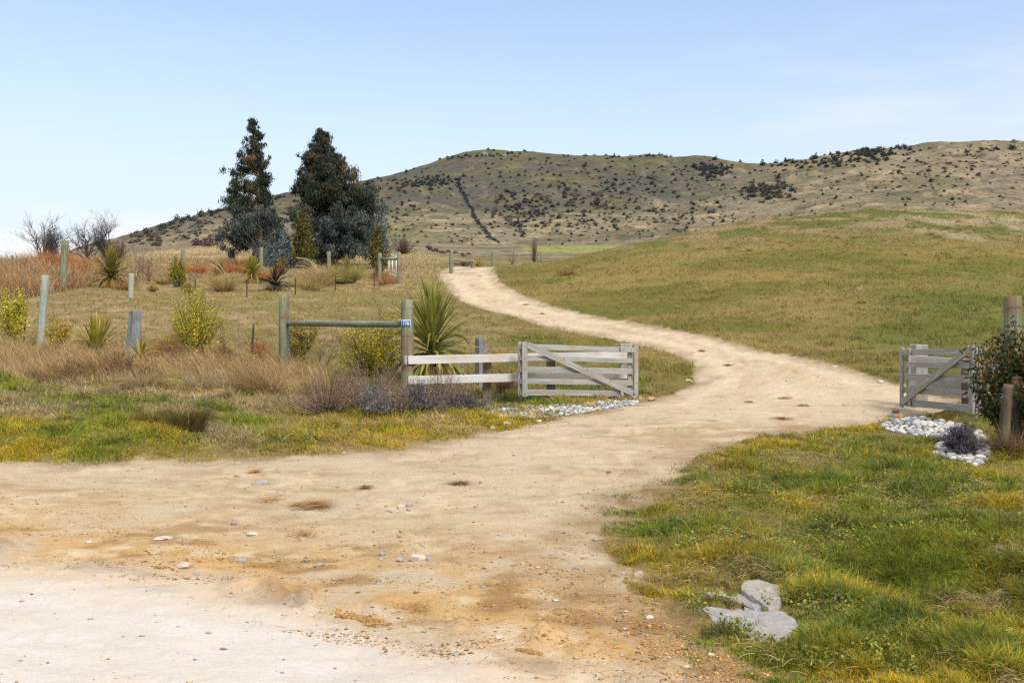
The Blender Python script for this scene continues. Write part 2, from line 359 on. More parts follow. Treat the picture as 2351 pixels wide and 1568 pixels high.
def mat_hill():
    m, t, b, out = newmat('hill_pasture'); P_ = nd(t, 'ShaderNodeNewGeometry').outputs['Position']
    a = noise(t, P_, .45, 6, .68); c_ = noise(t, P_, .11, 4, .6); tm = noise(t, mapping(t, P_, (1, .4, 1)), 1.1, 4, .6)
    f = mth(t, 'MULTIPLY', mrange(t, a, .32, .68, .58, 1.42, False), mrange(t, c_, .3, .7, .84, 1.16, False))
    c = scalec(t, vcol(t), f)
    c = mixc(t, mrange(t, tm, .53, .64, 0, .6), c, A_(84, 80, 64, ).tolist().__iter__() and tuple(A_(78, 76, 62)))
    t.links.new(c, b.inputs['Base Color']); b.inputs['Roughness'].default_value = 1; b.inputs['Specular IOR Level'].default_value = .05
    bump(t, b, a, .7, 1.2); return m
def mat_dirt():
    m, t, b, out = newmat('packed_dirt'); P_ = nd(t, 'ShaderNodeNewGeometry').outputs['Position']
    st = mapping(t, P_, (1.0, 2.6, 1), (0, 0, R(-14)))
    a = noise(t, P_, 55, 6, .8); c_ = noise(t, st, 2.6, 8, .68, .4); e = noise(t, st, 9, 7, .75, .6)
    f = mth(t, 'MULTIPLY', mrange(t, a, .3, .7, .84, 1.20, False), mrange(t, c_, .3, .7, .90, 1.14, False))
    c = scalec(t, vcol(t), f)
    c = mixc(t, mrange(t, e, .56, .68, 0, .45), c, col(158, 122, 78))           # crumbs of darker damp soil
    c = mixc(t, mrange(t, noise(t, P_, 60, 3, .6), .64, .72, 0, .3), c, col(200, 190, 176))   # grit
    c = mixc(t, mrange(t, noise(t, st, 24, 4, .7), .60, .68, 0, .6), c, col(112, 86, 58))
    t.links.new(c, b.inputs['Base Color']); b.inputs['Roughness'].default_value = .96; b.inputs['Specular IOR Level'].default_value = .12
    bump(t, b, mth(t, 'ADD', mth(t, 'MULTIPLY', a, .5), mth(t, 'ADD', c_, mth(t, 'MULTIPLY', e, -.9))), .6, .034); return m
def mat_pale():
    m, t, b, out = newmat('pale_gravel'); P_ = nd(t, 'ShaderNodeNewGeometry').outputs['Position']
    st = mapping(t, P_, (.8, 2.8, 1), (0, 0, R(31)))
    a = noise(t, P_, 40, 6, .7); c_ = noise(t, st, 2.4, 5, .6, .4)
    f = mth(t, 'MULTIPLY', mrange(t, a, .3, .7, .9, 1.1, False), mrange(t, c_, .3, .7, .93, 1.07, False))
    c = scalec(t, vcol(t), f)
    c = mixc(t, mrange(t, noise(t, st, 5.5, 8, .75, .6), .54, .66, 0, .6), c, col(212, 184, 154))
    c = mixc(t, mrange(t, noise(t, P_, 16, 3, .6), .69, .76, 0, .6), c, col(176, 178, 182))
    t.links.new(c, b.inputs['Base Color']); b.inputs['Roughness'].default_value = .95; b.inputs['Specular IOR Level'].default_value = .15
    bump(t, b, mth(t, 'ADD', mth(t, 'MULTIPLY', a, .5), c_), .5, .03); return m
M_ground = mat_ground(); M_hill = mat_hill(); M_dirt = mat_dirt(); M_pale = mat_pale()
def mat_wood(name, cols_, axis='Z', grain=1.0, rough=.8, green=None):
    m, t, b, out = newmat(name); oc = nd(t, 'ShaderNodeTexCoord').outputs['Object']
    oi = nd(t, 'ShaderNodeObjectInfo').outputs['Random']
    off = nd(t, 'ShaderNodeVectorMath', operation='ADD'); t.links.new(oc, off.inputs[0])
    cb = nd(t, 'ShaderNodeCombineXYZ'); r_ = mth(t, 'MULTIPLY', oi, 37.)
    for i in range(3): t.links.new(r_, cb.inputs[i])
    t.links.new(cb.outputs[0], off.inputs[1]); oc = off.outputs[0]
    s_ = {'X': (.9, 14, 14), 'Z': (14, 14, .9)}[axis]; s2 = {'X': (2.5, 70, 70), 'Z': (70, 70, 2.5)}[axis]
    a = noise(t, mapping(t, oc, s_), 1.3*grain, 5, .6, .6); f = noise(t, mapping(t, oc, s2), 1.0, 3, .6); p = noise(t, oc, 2.2, 3, .5)
    c = mixc(t, mrange(t, a, .34, .66), cols_[0], cols_[1]); c = mixc(t, mrange(t, p, .48, .68, 0, .75), c, cols_[2])
    c = mixc(t, mrange(t, f, .60, .74, 0, .6), c, tuple(x*.35 for x in cols_[1]))
    t.links.new(c, b.inputs['Base Color']); b.inputs['Roughness'].default_value = rough; b.inputs['Specular IOR Level'].default_value = .2
    bump(t, b, mth(t, 'ADD', a, mth(t, 'MULTIPLY', f, -.8)), .5, .008); return m
W_post = mat_wood('treated_pine_post', [col(160, 160, 128), col(118, 124, 104), col(140, 108, 78)])
W_postx = mat_wood('treated_pine_rail', [col(160, 164, 142), col(120, 126, 108), col(136, 118, 92)], 'X')
W_pale = mat_wood('bleached_half_round', [col(188, 194, 178), col(160, 168, 150), col(176, 160, 134)])
W_grey = mat_wood('weathered_grey_timber', [col(166, 168, 172), col(132, 134, 138), col(112, 100, 92)])
W_brown = mat_wood('rough_sawn_post', [col(150, 126, 98), col(112, 92, 72), col(130, 132, 130)])
W_rail = mat_wood('bleached_sawn_board', [col(232, 228, 222), col(208, 204, 198), col(216, 196, 172)], 'X', .7)
W_gate = mat_wood('silvered_gate_board', [col(188, 186, 180), col(156, 154, 148), col(174, 160, 138)], 'X')
W_gatez = mat_wood('silvered_gate_stile', [col(188, 186, 180), col(154, 152, 146), col(172, 156, 132)], 'Z')
W_old = mat_wood('rotten_old_post', [col(118, 104, 84), col(84, 76, 66), col(150, 132, 100)])
W_bark = mat_wood('eucalypt_bark', [col(196, 172, 142), col(150, 124, 98), col(118, 92, 74)])
def mat_plain(name, c, rough=.6, metal=0., var=.15, scale=30):
    m, t, b, out = newmat(name); oc = nd(t, 'ShaderNodeTexCoord').outputs['Object']
    f = mrange(t, noise(t, oc, scale, 4), .3, .7, 1-var, 1+var, False)
    t.links.new(mixc(t, 1., c, scalec(t, mixc(t, 0., (1, 1, 1), (1, 1, 1)), f), 'MULTIPLY'), b.inputs['Base Color'])
    b.inputs['Roughness'].default_value = rough; b.inputs['Metallic'].default_value = metal; return m
M_wire = mat_plain('galvanised_wire', col(120, 126, 130), .5, .3)
M_stake = mat_plain('black_steel_stake', (.012, .013, .018), .5)
M_bolt = mat_plain('bolt_steel', col(140, 140, 142), .4, .6)
M_white = mat_plain('white_paint', (.75, .76, .77), .5, 0, .05)
M_blue = mat_plain('blue_sign_paint', (.04, .16, .48), .4, 0, .05)
def mat_stone():
    m, t, b, out = newmat('river_stone'); oc = nd(t, 'ShaderNodeNewGeometry').outputs['Position']
    a = noise(t, oc, 14, 5, .65); e = noise(t, mapping(t, oc, (3, 9, 14), (0.3, .2, .5)), 2.2, 4, .6)
    c = scalec(t, vcol(t), mrange(t, a, .3, .7, .82, 1.18, False))
    c = mixc(t, mrange(t, e, .50, .64, 0, .45), c, col(138, 142, 150))
    c = mixc(t, mrange(t, noise(t, oc, 5, 3), .55, .68, 0, .3), c, col(206, 176, 146))
    t.links.new(c, b.inputs['Base Color']); b.inputs['Roughness'].default_value = .8
    bump(t, b, a, .5, .02); return m
M_stone = mat_stone()
# --------------------------------------------- the land as objects
nY, nU = Z.shape
idx = np.arange(nY*nU).reshape(nY, nU)
Q = np.stack([idx[:-1, :-1], idx[:-1, 1:], idx[1:, 1:], idx[1:, :-1]], -1).reshape(-1, 4)
Vt = np.stack([Xg, Yg, Z], -1).reshape(-1, 3); Ct = COL.reshape(-1, 3)
fa = lambda G: (G[:-1, :-1]+G[1:, 1:]).reshape(-1)/2
isD = fa(SDd) < 0; isP = isD & (fa(PS) > .12); isH = (fa(Yg) > 135) & ~isD
def sub(name, sel, mat):
    q = Q[sel]; used, inv = np.unique(q.ravel(), return_inverse=True)
    m = mesh(name, Vt[used], inv.reshape(-1, 4), None, Ct[used], True)
    return tag(link(name, m, mat), kind='structure')
sub('gravel_road', isP, M_pale); sub('driveway', isD & ~isP, M_dirt)
sub('hills', isH, M_hill); sub('ground', ~isD & ~isH, M_ground)
# plain land round and behind
ap = MB(); n_ = 48; rr = [1.5, 30, 400, 6000]
vs = [(r_*math.cos(2*math.pi*k/n_), r_*math.sin(2*math.pi*k/n_), -.45 if r_ < 7000 else 0) for r_ in rr for k in range(n_)]
ap.add(vs, [(i*n_+k, i*n_+(k+1) % n_, (i+1)*n_+(k+1) % n_, (i+1)*n_+k) for i in range(3) for k in range(n_)], None, col(176, 154, 116))
tag(ap.build('plain', M_ground), kind='structure')
# --------------------------------------------- vectorised blades and leaves
def pick(pal, n, wts=None, jit=.14):
    pal = np.array([col(*p) for p in pal]); i = rng.choice(len(pal), n, p=None if wts is None else np.array(wts)/sum(wts))
    return pal[i]*(1+rng.normal(0, jit, (n, 1)))*(1+rng.normal(0, jit*.3, (n, 3)))
def strips(base, az, p0, bend, L, W, n=2, cA=None, cB=None, prof='taper', roll=None):
    'tapering leaf strips; arrays of N; pitch p0 above horizontal, falling by bend along the length'
    N = len(base); t = np.linspace(0, 1, n+1)
    az = np.broadcast_to(az, N); p0 = np.broadcast_to(p0, N); bend = np.broadcast_to(bend, N); L = np.broadcast_to(L, N); W = np.broadcast_to(W, N)
    tm = (t[:-1]+t[1:])/2; pit = p0[:, None]-bend[:, None]*tm[None]**1.3
    d = np.stack([np.cos(pit)*np.cos(az)[:, None], np.cos(pit)*np.sin(az)[:, None], np.sin(pit)], -1)*(L[:, None, None]/n)
    P_ = np.concatenate([base[:, None], base[:, None]+np.cumsum(d, 1)], 1)
    if roll is None: roll = rng.uniform(-1.3, 1.3, N)
    dn = np.concatenate([d, d[:, -1:]], 1); dn /= np.linalg.norm(dn, axis=-1, keepdims=True)
    side = np.stack([-np.sin(az), np.cos(az), 0*az], -1)[:, None]*np.ones((1, n+1, 1))
    nor = np.cross(dn, side); side = side*np.cos(roll)[:, None, None]+nor*np.sin(roll)[:, None, None]
    pr = {'taper': 1-t*.97, 'lance': np.clip(np.sin(np.pi*np.clip(t*.86+.12, 0, 1))**.7, .05, 1), 'thin': 1-t*.6}[prof]
    w_ = (W[:, None]*pr[None]/2)[..., None]
    V = np.stack([P_-side*w_, P_+side*w_], 2).reshape(-1, 3)
    k = np.arange(n)*2; q = np.stack([k, k+1, k+3, k+2], -1); q = (q[None]+(np.arange(N)*(n+1)*2)[:, None, None]).reshape(-1, 4)
    if cB is None: cB = cA
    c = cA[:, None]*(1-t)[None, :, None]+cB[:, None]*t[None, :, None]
    c = np.repeat(c[:, :, None], 2, 2).reshape(-1, 3)
    return V, q, c
def cards(cen, size, cols_, down=0., asp=.4):
    'diamond leaves'
    N = len(cen); size = np.broadcast_to(size, N)
    a = rng.normal(size=(N, 3)); a[:, 2] -= down*1.5; a /= np.linalg.norm(a, axis=1, keepdims=True)
    b = np.cross(a, rng.normal(size=(N, 3))); b /= np.linalg.norm(b, axis=1, keepdims=True)
    l = a*size[:, None]/2; w_ = b*size[:, None]*asp/2
    V = np.stack([cen-l, cen-w_, cen+l, cen+w_], 1).reshape(-1, 3)
    return V, np.arange(N*4).reshape(-1, 4), np.repeat(cols_, 4, 0)
def tube(mb, pts, rad, n=6, c=(.2, .2, .2), cap=True):
    pts = np.asarray(pts, float); m = len(pts); rad = np.broadcast_to(rad, m)
    d = np.gradient(pts, axis=0); d /= np.linalg.norm(d, axis=1, keepdims=True)+1e-9
    ref = np.array([0, 0, 1.]) if abs(d[0, 2]) < .9 else np.array([1., 0, 0])
    s1 = np.cross(d, ref); s1 /= np.linalg.norm(s1, axis=1, keepdims=True); s2 = np.cross(d, s1)
    a = np.arange(n)*2*np.pi/n
    V = pts[:, None]+rad[:, None, None]*(s1[:, None]*np.cos(a)[None, :, None]+s2[:, None]*np.sin(a)[None, :, None])
    i = np.arange(m-1)[:, None]*n; k = np.arange(n)[None]; k2 = (k+1) % n
    q = np.stack([i+k, i+n+k, i+n+k2, i+k2], -1).reshape(-1, 4)
    V = V.reshape(-1, 3); T = None
    if cap:
        V = np.concatenate([V, pts[:1], pts[-1:]]); kk = np.arange(n); c0 = m*n
        T = np.concatenate([np.stack([kk, (kk+1) % n, np.full(n, c0)], -1), np.stack([(m-1)*n+(kk+1) % n, (m-1)*n+kk, np.full(n, c0+1)], -1)])
    mb.add(V, q, T, c)
# --------------------------------------------- scattered grass
def scatter(n, u0, u1, v0, v1):
    u = rng.uniform(u0, u1, n); v = rng.uniform(v0, v1, n); X, Y, z, ok = land(u, v)
    return u[ok], v[ok], X[ok], Y[ok], z[ok]
def grass(name, label, sel, X, Y, z, pal, hgt, wid, bend=.9, spread=.5, lean=None, n=2, extra=None):
    m = sel; X, Y, z = X[m], Y[m], z[m]; N = len(X); c = pal[m] if pal.ndim > 1 else pal
    az = rng.uniform(0, 2*np.pi, N)
    if lean is not None: az = np.where(rng.random(N) < lean[1], lean[0]+rng.normal(0, .5, N), az)
    h_ = hgt[m]*rng.uniform(.55, 1.25, N)
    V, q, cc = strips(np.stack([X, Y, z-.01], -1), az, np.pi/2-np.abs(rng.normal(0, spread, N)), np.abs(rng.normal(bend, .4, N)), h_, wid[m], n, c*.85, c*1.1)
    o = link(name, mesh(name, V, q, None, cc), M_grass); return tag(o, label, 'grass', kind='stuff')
PG = lambda *a: [np.array(col(*c)) for c in a]
G1, G2, G3, G4, G5 = PG((126, 142, 46), (168, 170, 52), (222, 180, 52), (206, 180, 134), (92, 116, 52))
def patchcol(X, Y, wy=.5, ws=.35, s=1.0, off=0):
    N = len(X); a = fbm(X*s*.8, Y*s*.8, 3, 81+off); b = fbm(X*s*1.3, Y*s*1.3, 3, 85+off); d = fbm(X*s*3, Y*s*3, 2, 88+off)
    c = mixa(np.tile(G1, (N, 1)), G5, ss(d, .5, .65)); c = mixa(c, G2, (rng.random(N) < .4)*.8)
    py = ss(a+rng.normal(0, .10, N), .68-.3*wy, .78-.3*wy); c = mixa(c, mixa(np.tile(G2, (N, 1)), G3, (rng.random(N) < .55).astype(float)), py)
    ps = ss(b+rng.normal(0, .10, N), .74-.3*ws, .84-.3*ws); c = mixa(c, G4*rng.uniform(.6, 1.15, (N, 1)), ps)
    return c*(1+rng.normal(0, .14, (N, 1))), ps
# foreground right
u, v, X, Y, z = [np.concatenate(q) for q in zip(scatter(520000, 1300, 2600, 955, 1700), scatter(110000, 2600, 3700, 900, 1500))]
sd = height(X, Y, SDd)
c, ps = patchcol(X, Y, .72, .42, 1.5); c = c*rng.choice([.6, .85, 1.0, 1.2], len(X))[:, None]
tuft = fbm(X*3.3, Y*3.3, 3, 90)
keep = (sd > -.05+rng.exponential(.07, len(X))*-1) & (X > .7) & (Y < 19) & (rng.random(len(X)) < np.clip(.62+ss(tuft, .35, .6), 0, 1)) & ((sd > .1) | (rng.random(len(X)) < .7))
hh = (.045+.095*ss(tuft, .42, .68))*(1-.5*ps)*np.clip(.35+sd*1.3, .35, 1); ww = np.maximum(.0062, Y*.00078)
for sp in SLABS: keep &= ~inpoly(u, v, sp) & ~(inpoly(u, v-22, sp) & (rng.random(len(u)) < .45))
for sp in BEDS: keep &= ~inpoly(u, v-3, sp)
grass('verge_grass', 'thick green and yellowing grass between the dirt road and the right gate', keep, X, Y, z, c, hh, ww, 1.1, .55, n=3)
u, v, X, Y, z = scatter(60000, 1500, 2600, 1000, 1700); sd = height(X, Y, SDd); m = (sd > .25) & (fbm(X*1.9, Y*1.9, 3, 120) > .50) & (Y < 12)
for sp in SLABS+BEDS: m &= ~inpoly(u, v, sp)
X, Y, z = X[m], Y[m], z[m]; N = len(X); c = pick(((128, 142, 52), (104, 124, 46), (176, 164, 60), (150, 150, 56)), N)
V, q, c = cards(np.stack([X, Y, z+rng.uniform(.01, .06, N)], -1), rng.uniform(.012, .024, N), c, 0, .85); tag(link('clover', mesh('clover', V, q, None, c), M_leaf), 'low clover and broad-leaved weeds among the grass of the right verge', 'clover', kind='stuff')
u, v, X, Y, z = scatter(50000, 1350, 2600, 1000, 1700); sd = height(X, Y, SDd); m = (sd > .1) & (Y < 14) & ((fbm(X*1.2, Y*1.2, 3, 122)+.08*(sd < .8) > .64) | (rng.random(len(X)) < .04))
for sp in SLABS+BEDS: m &= ~inpoly(u, v, sp)
X, Y, z = X[m], Y[m], z[m]; N = len(X)
V, q, c = strips(np.stack([X, Y, z+rng.uniform(.01, .05, N)], -1), rng.uniform(0, 6.28, N), rng.normal(.25, .3, N), .9+0*X, rng.uniform(.05, .12, N), .0035+0*X, 3, pick(((200, 180, 124), (178, 154, 100), (160, 140, 84)), N), None, 'thin')
tag(link('dead_grass', mesh('dead_grass', V, q, None, c), M_grass), 'dead straw thatch lying in the right verge', 'grass', kind='stuff')
# left verge
u, v, X, Y, z = [np.concatenate(q) for q in zip(scatter(260000, -350, 1500, 860, 1075), scatter(60000, -1200, -350, 860, 1075))]
sd = height(X, Y, SDd); c, ps = patchcol(X, Y, .52, .66, .8, 4)
yel = ss(u, 500, 800)*ss(v, 930, 960); c = mixa(c, G3*rng.uniform(.8, 1.1, (len(u), 1)), yel*(rng.random(len(u)) < .40))
tuft = fbm(X*2.2, Y*2.2, 3, 92)
keep = (sd > -.05-rng.exponential(.10, len(X))) & (rng.random(len(X)) < np.clip(.7+ss(tuft, .35, .6), 0, 1)) & ((sd > .1) | (rng.random(len(X)) < .7)) & (X < 3.4)
hh = (.07+.13*ss(tuft, .42, .68))*np.clip(.4+sd*.5, .35, 1); ww = np.maximum(.006, Y*.00085)
grass('roadside_grass', 'patchy green and straw grass along the left edge of the dirt', keep, X, Y, z, c, hh, ww, 1.1, .6, n=3)
# pasture, bank and knoll: short grass
u, v, X, Y, z = [np.concatenate(q) for q in zip(scatter(350000, -300, 2700, 476, 940), scatter(60000, 2700, 3500, 476, 940), scatter(40000, -1100, -300, 600, 900))]
sd = height(X, Y, SDd); N = len(X)
a = fbm(X*.16, Y*.33, 4, 51); b = fbm(X*.4, Y*.9, 4, 53); d = fbm(X*1.3, Y*1.3, 3, 95)
S1, S2, S3 = PG((196, 170, 108), (166, 138, 78), (222, 200, 160))
lf = 1-ss(u, 850, 1150)
ks = ss(.5*a+.3*b+.2*d+rng.normal(0, .07, N), .42-.07*lf+.07*ss(u, 1800, 2150), .56-.07*lf+.07*ss(u, 1800, 2150))
c = mixa(np.tile((G1+G2)/2*.92, (N, 1)), np.array(col(152, 132, 58)), .25+.5*rng.random(N)); c = mixa(c, G5, (rng.random(N) < .15).astype(float)*.5)
c = mixa(c, mixa(np.tile(S2, (N, 1)), S1, rng.random(N)), ks); c = mixa(c, np.array(col(96, 112, 40)), ss(u, 1750, 2100)*ss(v, 600, 720)*.6*(rng.random(N) < .7)); c = c*.9
hi = ss(Y, 58, 70)*ss(u, 1900, 2150)*ss(fbm(X*.2, Y*.45, 3, 59), .48, .6); c = mixa(c, S3, hi)
c = c*(1+rng.normal(0, .12, (N, 1)))
keep = (sd > .05) & (Y > 21) & (Y < 105) & (rng.random(N) < .35+.65*ss(d, .3, .55))
hh = .05+.08*ss(d, .45, .65)+.13*ss(fbm(X*3.1, Y*3.1, 2, 96), .55, .72)+.12*hi; ww = np.maximum(.008, Y*.00062)
grass('pasture_grass', 'short mixed green and straw pasture on the slopes beside the driveway', keep, X, Y, z, c, hh, ww, .9, .6)
# tan rank grass on the far field left and on the lower hill
u, v, X, Y, z = scatter(60000, -200, 1010, 555, 640)
keep = (Y > 60) & (Y < 190); N = len(X)
c = mixa(np.tile(S3, (N, 1)), S1, rng.random(N))*(1+rng.normal(0, .1, (N, 1)))
grass('dry_field_grass', 'bleached dry grass on the field behind the gum trees', keep, X, Y, z, c, .25+0*X, Y*.0007, .9, .5)
# --------------------------------------------- tall dry grass along the left fence
u, v, X, Y, z = scatter(120000, -300, 1150, 690, 960)
N = len(X); front = np.interp(u, [-300, 0, 150, 400, 560, 640, 700, 760], [872, 872, 885, 895, 915, 925, 930, 905])
back = np.interp(u, [-300, 0, 300, 600, 700, 760], [800, 800, 815, 838, 848, 880])
m = (v < front+rng.normal(0, 6, N)) & (v > back) & (u < 760)
hpat = fbm(X*1.0, Y*1.0, 3, 97); cpat = fbm(X*1.6, Y*1.6, 3, 98)
c = mixa(np.tile(np.array(col(222, 190, 140)), (N, 1)), np.array(col(184, 142, 84)), rng.random(N)**1.5); c = mixa(c, np.array(col(116, 100, 52)), (cpat > .58)*.7); c = mixa(c, np.array(col(118, 88, 70)), ((cpat < .36) & (rng.random(N) < .4))*.8)
hh = (.22+.42*ss(hpat, .35, .65))*np.clip((front-v)/22+.35, .3, 1)
grass('tall_dry_grass', 'long tawny windblown grass along the foot of the left fence', m & (rng.random(N) < .75), X, Y, z, c, hh, .0075+0*X, 1.0, .35, (math.pi*.95, .6), 4)
# orange tussock field far left, behind the pasture
u, v, X, Y, z = scatter(50000, -250, 800, 596, 690)
N = len(X); lo = np.interp(u, [-250, 0, 150, 300, 500, 800], [705, 700, 668, 648, 640, 640]); hp = fbm(X*.5, Y*.5, 3, 101)
m = (v < lo) & (Y < 90) & (Y > 34) & (rng.random(N) < ss(hp, .32, .5))
c = mixa(np.tile(np.array(col(210, 172, 122)), (N, 1)), np.array(col(196, 134, 72)), ss(fbm(X*.35, Y*.35, 3, 103), .47, .62)*(rng.random(N) < .7)); c = mixa(c, np.array(col(150, 124, 104)), (rng.random(N) < .35).astype(float)); c = mixa(c, np.array(col(136, 132, 70)), (rng.random(N) < .12).astype(float))
grass('rank_russet_grass', 'russet and straw coloured rank grass on the rise at far left', m, X, Y, z, c, (.35+.65*ss(hp, .4, .6))*(1-.6*ss(u, 60, 330)), Y*.0005+.006, .8, .4, (math.pi*.95, .4), 3)
# --------------------------------------------- plants
def tussock(name, label, cat, p, h, w_, n, cA, cB, wid=.008, bend=1.6, up=1.25, sp=.35, parent=None, group=None, jit=.12, segs=5, prof='taper', lean=None, mat=None, spread=.16, mess=.08):
    N = n; r_ = rng.random(N)**.6*w_*spread; a0 = rng.uniform(0, 2*np.pi, N)
    base = np.stack([r_*np.cos(a0), r_*np.sin(a0), 0*r_-.02], -1)
    az = a0+rng.normal(0, .4, N); k = rng.random(N)
    if lean is not None: az = np.where(rng.random(N) < lean[1], lean[0]+rng.normal(0, .45, N), az)
    L = h*(1.0+.35*k)*rng.uniform(.7, 1.1, N); p0 = up-k*sp*1.6+rng.normal(0, mess, N); be = bend*k+rng.normal(.15, .1, N)
    c1 = pick(cA, N, None, jit); c2 = pick(cB, N, None, jit)
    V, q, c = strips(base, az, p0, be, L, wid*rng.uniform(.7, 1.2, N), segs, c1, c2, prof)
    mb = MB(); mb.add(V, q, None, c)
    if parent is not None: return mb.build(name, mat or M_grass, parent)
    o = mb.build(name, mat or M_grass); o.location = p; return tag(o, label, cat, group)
def bush(name, label, cat, p, h, w_, stems, leaves, leafpal, leafsize, twigpal=((96, 78, 60),), form='oval', tw=.012, jit=.05, asp=.45, lean=0., group=None, down=0., leafmat=None, h0=.12, kids=True):
    'multi-stemmed shrub: stems fan out into an envelope, leaves sit along them'
    root = thing(name, label, cat, p, group)
    N = stems; az = rng.uniform(0, 2*np.pi, N); hf = np.sqrt(rng.random(N))
    ht = h*(.12+.88*rng.random(N)**.7) if form in ('cone', 'dome') else h*(1-.7*rng.random(N)**1.3)
    if form == 'oval': env = lambda t: np.sqrt(np.clip(1-((t-.55)/.5)**2, .05, 1))
    elif form == 'cone': env = lambda t: np.clip(1.05-t, .06, 1)**.8
    elif form == 'column': env = lambda t: np.clip(1-np.abs(t-.45)**3*5, .25, 1)
    elif form == 'vase': env = lambda t: np.clip(.25+t*.8, 0, 1)
    else: env = lambda t: np.sqrt(np.clip(1-t*t, .03, 1))
    rad = (w_/2)*env(ht/h)*(.25+.75*np.sqrt(rng.random(N)))*1.15
    ph = rng.uniform(0, 6.28, 2); rad = rad*(1+.28*np.sin(2*az+ph[0])+.22*np.sin(3*az+7*ht/h+ph[1])); ht = ht*(1+.13*np.sin(2*az+ph[1])-.05)
    tip = np.stack([rad*np.cos(az)+lean*ht, rad*np.sin(az), ht], -1)
    b0 = tip*np.array([.10, .10, 0]); c1 = tip*np.array([.55, .55, .42])+rng.normal(0, w_*.03, (N, 3))
    t = np.linspace(0, 1, 6)[None, :, None]
    P_ = b0[:, None]*(1-t)**2+2*c1[:, None]*t*(1-t)+tip[:, None]*t*t
    mb = MB(); tc_ = pick(twigpal, N)
    for i in range(N): tube(mb, P_[i], np.linspace(tw, tw*.3, 6), 3, tc_[i], False)
    mb.build('stems', M_twig, root)
    if leaves:
        i = rng.integers(0, N, leaves); tt = h0+(1-h0)*rng.random(leaves)**.75; k = tt*5; j = np.clip(k.astype(int), 0, 4); f = (k-j)[:, None]
        c_ = P_[i, j]*(1-f)+P_[i, j+1]*f+rng.normal(0, jit, (leaves, 3))*np.array([1, 1, .8])
        c_[:, 2] = np.abs(c_[:, 2])
        cc = pick(leafpal, leaves, None, .16); br = (1+.22*rng.normal(size=N))[i][:, None]
        V, q, c = cards(c_, leafsize*rng.uniform(.6, 1.3, leaves), cc*np.clip(br, .5, 1.5), down, asp)
        mb = MB(); mb.add(V, q, None, c); mb.build('foliage', leafmat or M_leaf, root)
    return root
def barebush(mb, o, h, w_, n, c, tw=.01, up=.55, levels=3):
    'branching bare twigs'
    def grow(p, d, L, r_, lv):
        k = 4; pts = [p]; dd = np.array(d)
        for i in range(k):
            dd = dd+rng.normal(0, .16, 3)+np.array([0, 0, .06]); dd /= np.linalg.norm(dd); pts.append(pts[-1]+dd*L/k)
        tube(mb, pts, np.linspace(r_, r_*.45, k+1), 4 if lv == levels else 3, np.array(c)*rng.uniform(.75, 1.25), False)
        if lv > 0:
            for _ in range(rng.integers(3, 5)):
                j = rng.integers(1, k+1); nd_ = dd+rng.normal(0, .5, 3); nd_[2] = abs(nd_[2])*.6+.25; nd_ /= np.linalg.norm(nd_)
                grow(pts[j], nd_, L*rng.uniform(.5, .75), r_*.5, lv-1)
    for i in range(n):
        a = rng.uniform(0, 6.28); s_ = rng.random()*w_/h*.8; d = np.array([math.cos(a)*s_, math.sin(a)*s_, up]); d /= np.linalg.norm(d)
        grow(np.array(o, float), d, h*.5*rng.uniform(.8, 1.1), tw, levels)
Z0 = (0, 0, 0)
